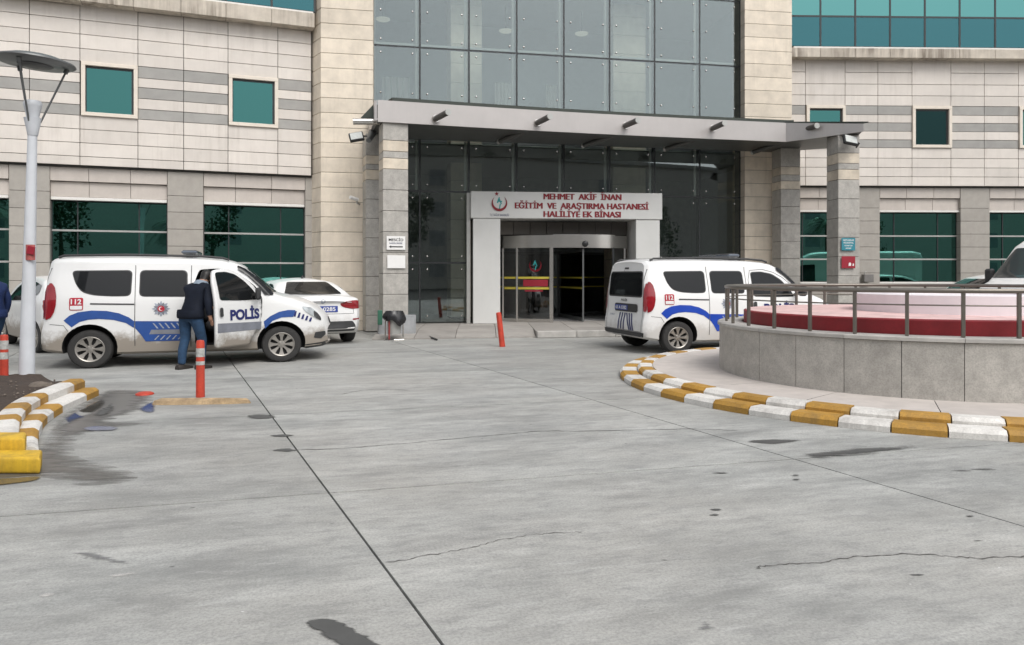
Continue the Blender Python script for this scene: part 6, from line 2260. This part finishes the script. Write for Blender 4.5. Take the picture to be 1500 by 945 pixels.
def finger_hand(mb_nodes, mb_edges, wrist, fwd, side, up, s=1.0, curl=0.5):
    """palm and five fingers added to the skeleton, rooted at the wrist vertex index"""
    w = Vector(mb_nodes[wrist][0])
    base = len(mb_nodes)
    palm = w + fwd * 0.06 * s
    mb_nodes.append((tuple(palm), (0.026 * s, 0.018 * s)))
    mb_edges.append((wrist, base))
    for k, (o, l) in enumerate(((-0.030, 0.062), (-0.010, 0.074), (0.010, 0.070), (0.028, 0.055))):
        a = palm + fwd * 0.035 * s + side * o * s
        b = a + (fwd * (1 - 0.35 * curl) + up * (-0.6 * curl)) * l * 0.55 * s
        c = b + (fwd * (1 - 1.1 * curl) + up * (-1.0 * curl)) * l * 0.5 * s
        i = len(mb_nodes)
        mb_nodes += [(tuple(a), 0.0095 * s), (tuple(b), 0.0085 * s), (tuple(c), 0.007 * s)]
        mb_edges += [(base, i), (i, i + 1), (i + 1, i + 2)]
    i = len(mb_nodes)
    a = w + fwd * 0.04 * s + side * -0.034 * s
    b = a + (fwd * 0.6 - side * 0.5) * 0.035 * s
    c = b + (fwd * 0.85 - side * 0.1 - up * 0.3 * curl) * 0.032 * s
    mb_nodes += [(tuple(a), 0.011 * s), (tuple(b), 0.010 * s), (tuple(c), 0.008 * s)]
    mb_edges += [(base, i), (i, i + 1), (i + 1, i + 2)]


def make_person(root, lean, jacket, face=True, squeeze=1.0):
    """adult seen from behind, local +y is where the person faces; leaning forward by 'lean' (radians) from the hips"""
    def up(p):                       # rotate the upper body about the hips
        v = Vector(p) - Vector((0, 0, 0.93))
        v = Matrix.Rotation(-lean, 3, 'X') @ v
        return tuple(v + Vector((0, 0, 0.93)))
    N, E = [], []

    def add(p, r, link_to=None):
        N.append((p, r))
        if link_to is not None:
            E.append((link_to, len(N) - 1))
        return len(N) - 1
    pel = add((0, 0, 0.94), (0.165, 0.125))
    w = add(up((0, 0.01, 1.08)), (0.155, 0.12), pel)
    ch = add(up((0, 0.0, 1.26)), (0.185, 0.135), w)
    sh = add(up((0, -0.01, 1.40)), (0.17, 0.11), ch)
    nk = add(up((0, 0.01, 1.485)), (0.062, 0.062), sh)
    hd0 = add(up((0, 0.03, 1.545)), (0.062, 0.068), nk)
    hd1 = add(up((0, 0.045, 1.62)), (0.078, 0.095), hd0)
    hd2 = add(up((0, 0.035, 1.69)), (0.074, 0.088), hd1)
    hd3 = add(up((0, 0.03, 1.735)), (0.045, 0.055), hd2)
    # legs
    for sx, fy in ((-1, -0.02), (1, 0.10)):
        h = add((sx * 0.095, 0, 0.86), (0.096, 0.10), pel)
        k1 = add((sx * 0.10, fy * 0.4 + 0.02, 0.66), (0.078, 0.082), h)
        k = add((sx * 0.105, fy * 0.8 + 0.03, 0.49), (0.064, 0.066), k1)
        c = add((sx * 0.11, fy - 0.01, 0.33), (0.064, 0.066), k)
        a = add((sx * 0.112, fy - 0.02, 0.11), (0.052, 0.055), c)
        add((sx * 0.112, fy - 0.02, 0.075), (0.050, 0.053), a)
    # right arm hangs out to the door edge, left arm reaches forward into the van
    s1 = add(up((0.175, -0.01, 1.39)), (0.078, 0.074), sh)
    e1 = add(up((0.245, -0.01, 1.14)), (0.062, 0.060), s1)
    w1 = add(up((0.262, 0.06, 0.96)), (0.045, 0.043), e1)
    w1b = add(up((0.266, 0.085, 0.925)), (0.030, 0.024), w1)
    s2 = add(up((-0.175, -0.01, 1.39)), (0.078, 0.074), sh)
    e2 = add(up((-0.22, 0.17, 1.22)), (0.062, 0.060), s2)
    w2 = add(up((-0.14, 0.40, 1.20)), (0.045, 0.043), e2)
    w2b = add(up((-0.13, 0.44, 1.20)), (0.030, 0.024), w2)
    for wi, prv in ((w1b, w1), (w2b, w2)):
        f = (Vector(N[wi][0]) - Vector(N[prv][0])).normalized()
        sd = f.cross(Vector((0, 0, 1))).normalized() * (-1 if wi == w2b else 1)
        upv = Vector((0, 0, 1))
        finger_hand(N, E, wi, f, sd, upv, 1.0, 0.6)
    hand_pts = [Vector(N[w1b][0]), Vector(N[w2b][0])]
    n1, n2 = Vector(up((0, 0, 1.47))), Vector(up((0, 0.02, 1.50)))
    axis = (Vector(up((0, 0, 1.6))) - Vector(up((0, 0, 1.3)))).normalized()

    def mf(c):
        for hp in hand_pts:
            if (c - hp).length < 0.21 and not (c.z < 0.93 and abs(c.x) < 0.215):
                q = N[w1][0] if hp is hand_pts[0] else N[w2][0]
                d = (hp - Vector(q)).normalized()
                if (c - Vector(q)).dot(d) > 0.035:
                    return 2
        t = (c - n1).dot(axis)
        if t > 0.012 and abs((c - n1).length) < 0.4:
            # hair on the back and top of the head, skin on face and nape
            hc = Vector(up((0, 0.045, 1.63)))
            fwd = Vector(up((0, 1, 1.6))) - Vector(up((0, 0, 1.6)))
            if t > 0.075 and ((c - hc).dot(fwd) < 0.028 or (c - hc).dot(axis) > 0.06):
                return 3
            return 2
        if c.z < 0.885 and abs(c.x) < 0.24:
            return 1
        return 0
    me = skin_mesh('body', N, E, [jacket, M['jeans'], M['skin'], M['hair']], mf, 2, pel)
    body = link('body', me, root)
    # padded jacket hem and collar
    hem = MB()
    for z, r in ((0.86, 1.0),):
        pts = []
        n = 36
        prof = [(0.172, 0.132, 0.85), (0.192, 0.152, 0.86), (0.198, 0.158, 0.90), (0.196, 0.156, 0.96), (0.188, 0.15, 1.00)]
        vs, fs = [], []
        for rx, ry, zz in prof:
            for i in range(n):
                a = 2 * PI * i / n
                vs.append((rx * math.cos(a), 0.005 + ry * math.sin(a), zz))
        for j in range(len(prof) - 1):
            for i in range(n):
                fs.append((j * n + i, j * n + (i + 1) % n, (j + 1) * n + (i + 1) % n, (j + 1) * n + i))
        hem.add(vs, fs)
    hem.obj('jacket_hem', jacket, body, 60)
    col = MB()
    n = 24
    vs, fs = [], []
    prof = [(0.10, 1.435), (0.092, 1.49), (0.078, 1.515), (0.07, 1.50)]
    for r, zz in prof:
        for i in range(n):
            a = 2 * PI * i / n
            vs.append(up((r * math.cos(a) * 1.05, 0.0 + r * math.sin(a), zz)))
    for j in range(len(prof) - 1):
        for i in range(n):
            fs.append((j * n + i, j * n + (i + 1) % n, (j + 1) * n + (i + 1) % n, (j + 1) * n + i))
    col.add(vs, fs)
    col.obj('collar', M['shirt'], body, 60)
    # face: nose, ears, eyes, mouth
    fc = MB()
    fc.add([up((-0.014, 0.128, 1.60)), up((0.014, 0.128, 1.60)), up((0, 0.158, 1.605)), up((0, 0.132, 1.655))], [(0, 1, 2), (1, 3, 2), (3, 0, 2), (0, 3, 1)])
    for sx in (-1, 1):
        fc.lathe([(0.0, -0.008), (0.022, -0.006), (0.028, 0.0), (0.018, 0.008), (0.0, 0.006)], 10, Matrix.Translation(up((sx * 0.083, 0.04, 1.625))) @ Matrix.Rotation(R(90), 4, 'Y') @ Matrix.Diagonal((1.15, 0.7, 1, 1)))
    fc.obj('ears_and_nose', M['skin'], body, 60)
    ey = MB()
    for sx in (-1, 1):
        ey.lathe([(0.0, -0.006), (0.012, 0.0), (0.0, 0.006)], 8, Matrix.Translation(up((sx * 0.032, 0.126, 1.64))))
    ey.add([up((-0.024, 0.130, 1.572)), up((0.024, 0.130, 1.572)), up((0.018, 0.131, 1.565)), up((-0.018, 0.131, 1.565))], [(0, 1, 2, 3)])
    ey.obj('eyes_and_mouth', M['hair'], body)
    # shoes
    for sx, fy in ((-1, -0.02), (1, 0.10)):
        s = MB()
        prof = [(-0.09, 0.034, 0.075), (-0.06, 0.042, 0.085), (0.0, 0.045, 0.085), (0.08, 0.048, 0.06), (0.14, 0.046, 0.048), (0.18, 0.03, 0.04)]
        vs, fs = [], []
        for y, hw, h in prof:
            for x, z in ((-hw, 0.0), (-hw * 1.03, h * 0.4), (-hw * 0.75, h * 0.9), (0, h), (hw * 0.75, h * 0.9), (hw * 1.03, h * 0.4), (hw, 0.0)):
                vs.append((sx * 0.112 + x, fy - 0.02 + y, z + 0.002))
        for j in range(len(prof) - 1):
            for i in range(7):
                i2 = (i + 1) % 7
                fs.append((j * 7 + i, j * 7 + i2, (j + 1) * 7 + i2, (j + 1) * 7 + i))
        fs += [tuple(range(7)), tuple((len(prof) - 1) * 7 + i for i in range(7))[::-1]]
        me = s.add(vs, fs).mesh('shoe', M['shoe'], 60)
        recalc(me)
        link('shoe', me, body)
    return body


p1 = empty('person', label='person in navy jacket and jeans leaning into the open van door', category='person')
make_person(p1, R(22), M['jacket'])
g = gp(279, 541)
p1.location = (g.x, g.y, 0)
p1.rotation_euler = (0, 0, ang_van - R(40))
p1.scale = (1.1, 1.05, 0.88)
p2 = empty('person', label='person in a blue coat cut off by the left edge', category='person')
make_person(p2, R(6), M['blue_coat'])
g = gp(-9, 540)
p2.location = (g.x, g.y, 0)
p2.rotation_euler = (0, 0, R(75))
p2.scale = (1.0, 1.0, 0.88)

# ------------------------------------------------------------------ behind the camera: palms, plus unseen block and leafy trees added for reflections
opp = empty('reflection_block', (0, -34, 0), label='unseen plain block added behind the camera for window reflections', category='building')
MB().box(-60, 60, -6, 0, 0, 13.5).obj('wall', pmat('ochre_plaster', lin(0.55, 0.51, 0.46), 0.8), opp)
MB().box(-60.3, 60.3, -6.3, 0.3, 13.5, 13.9).obj('roof_edge', M['pave_edge'], opp)
wmesh = MB().box(-0.8, 0.8, -0.05, 0.02, 0, 1.5).mesh('window', M['int_dark'])
for i in range(18):
    for z in (1.2, 4.3, 7.2, 10.3):
        if (i * 7 + int(z)) % 3:
            continue
        link('window', wmesh, opp, loc=(-55 + i * 6.4, 0.02, z))
M['leaf'] = pmat('leaf_green', lin(0.04, 0.07, 0.025), 0.6, var=0.4, rnd=0.2)
M['bark'] = pmat('bark', lin(0.1, 0.075, 0.05), 0.9, var=0.4, scale=10)


def palm(x, y, h, label):
    t = empty('palm_tree', (x, y, 0), label=label, category='tree', group='palms across the street')
    MB().tube([(0, 0, 0), (0.1, 0, h * 0.5), (0.05, 0.1, h)], [0.28, 0.2, 0.18], 10).obj('trunk', M['bark'], t, 50)
    rnd = random.Random(int(x * 10))
    cr = MB()
    for i in range(30):
        a = 2 * PI * i / 30 + rnd.uniform(-0.1, 0.1)
        el = rnd.uniform(-0.3, 1.0)
        Lf = rnd.uniform(1.6, 2.3)
        pts = []
        for k in range(8):
            u = k / 7
            r = Lf * u * math.cos(el) * (1 - 0.1 * u)
            z = h + Lf * (u * math.sin(el) - 0.55 * u * u)
            pts.append(Vector((r * math.cos(a), r * math.sin(a), z)))
        for k in range(1, 8):
            d = (pts[k] - pts[k - 1]).normalized()
            s = d.cross(Vector((0, 0, 1))).normalized()
            for sg in (-1, 1):
                for q in range(3):
                    b0 = pts[k - 1].lerp(pts[k], q / 3)
                    tip = b0 + s * sg * 0.45 + d * 0.3 - Vector((0, 0, 0.16))
                    cr.add([b0, b0 + d * 0.05, tip], [(0, 1, 2)])
    cr.obj('crown', M['leaf'], t)


for x, y, h in ((-14, -9, 4.6), (-7, -14, 5.2), (4, -16, 5.0), (15, -10, 4.8), (26, -13, 5.3), (-25, -12, 5.0)):
    palm(x, y, h, {-25: 'leftmost palm', -14: 'second palm from the left', -7: 'third palm from the left', 4: 'third palm from the right', 15: 'second palm from the right', 26: 'rightmost palm'}[x] + ' of the row across the street')


def leafy_tree(x, y, h, seed, label):  # unseen tree, added to darken and break up the reflections
    t = empty('reflection_tree', (x, y, 0), label=label, category='tree', group='unseen trees added for reflections')
    MB().tube([(0, 0, 0), (0.1, 0.05, h * 0.35), (0.0, 0.1, h * 0.7)], [0.22, 0.16, 0.06], 9).obj('trunk', M['bark'], t, 50)
    rnd = random.Random(seed)
    cr = MB()
    cl = [Vector((rnd.uniform(-1.7, 1.7), rnd.uniform(-1.4, 1.4), h * rnd.uniform(0.45, 0.95))) for _ in range(16)]
    for c in cl:
        for _ in range(90):
            d = Vector((rnd.gauss(0, 1), rnd.gauss(0, 1), rnd.gauss(0, 1))).normalized()
            p = c + d * rnd.uniform(0.5, 1.0)
            a = Vector((rnd.gauss(0, 1), rnd.gauss(0, 1), rnd.gauss(0, 1))).normalized() * 0.16
            b = a.cross(d).normalized() * 0.1
            cr.add([p - a, p + b, p + a, p - b], [(0, 1, 2, 3)])
    cr.obj('crown', M['leaf'], t)


for q, (x, y, h) in enumerate(((-31, -20, 7.5), (-19, -22, 8.2), (-11, -24, 7.0), (-2, -21, 7.8), (9, -23, 8.4), (20, -21, 7.4), (33, -22, 8.0))):
    leafy_tree(x, y, h, q, ('leftmost', 'second from left', 'third from left', 'middle', 'third from right', 'second from right', 'rightmost')[q] + ' unseen leafy tree added behind the camera for reflections')
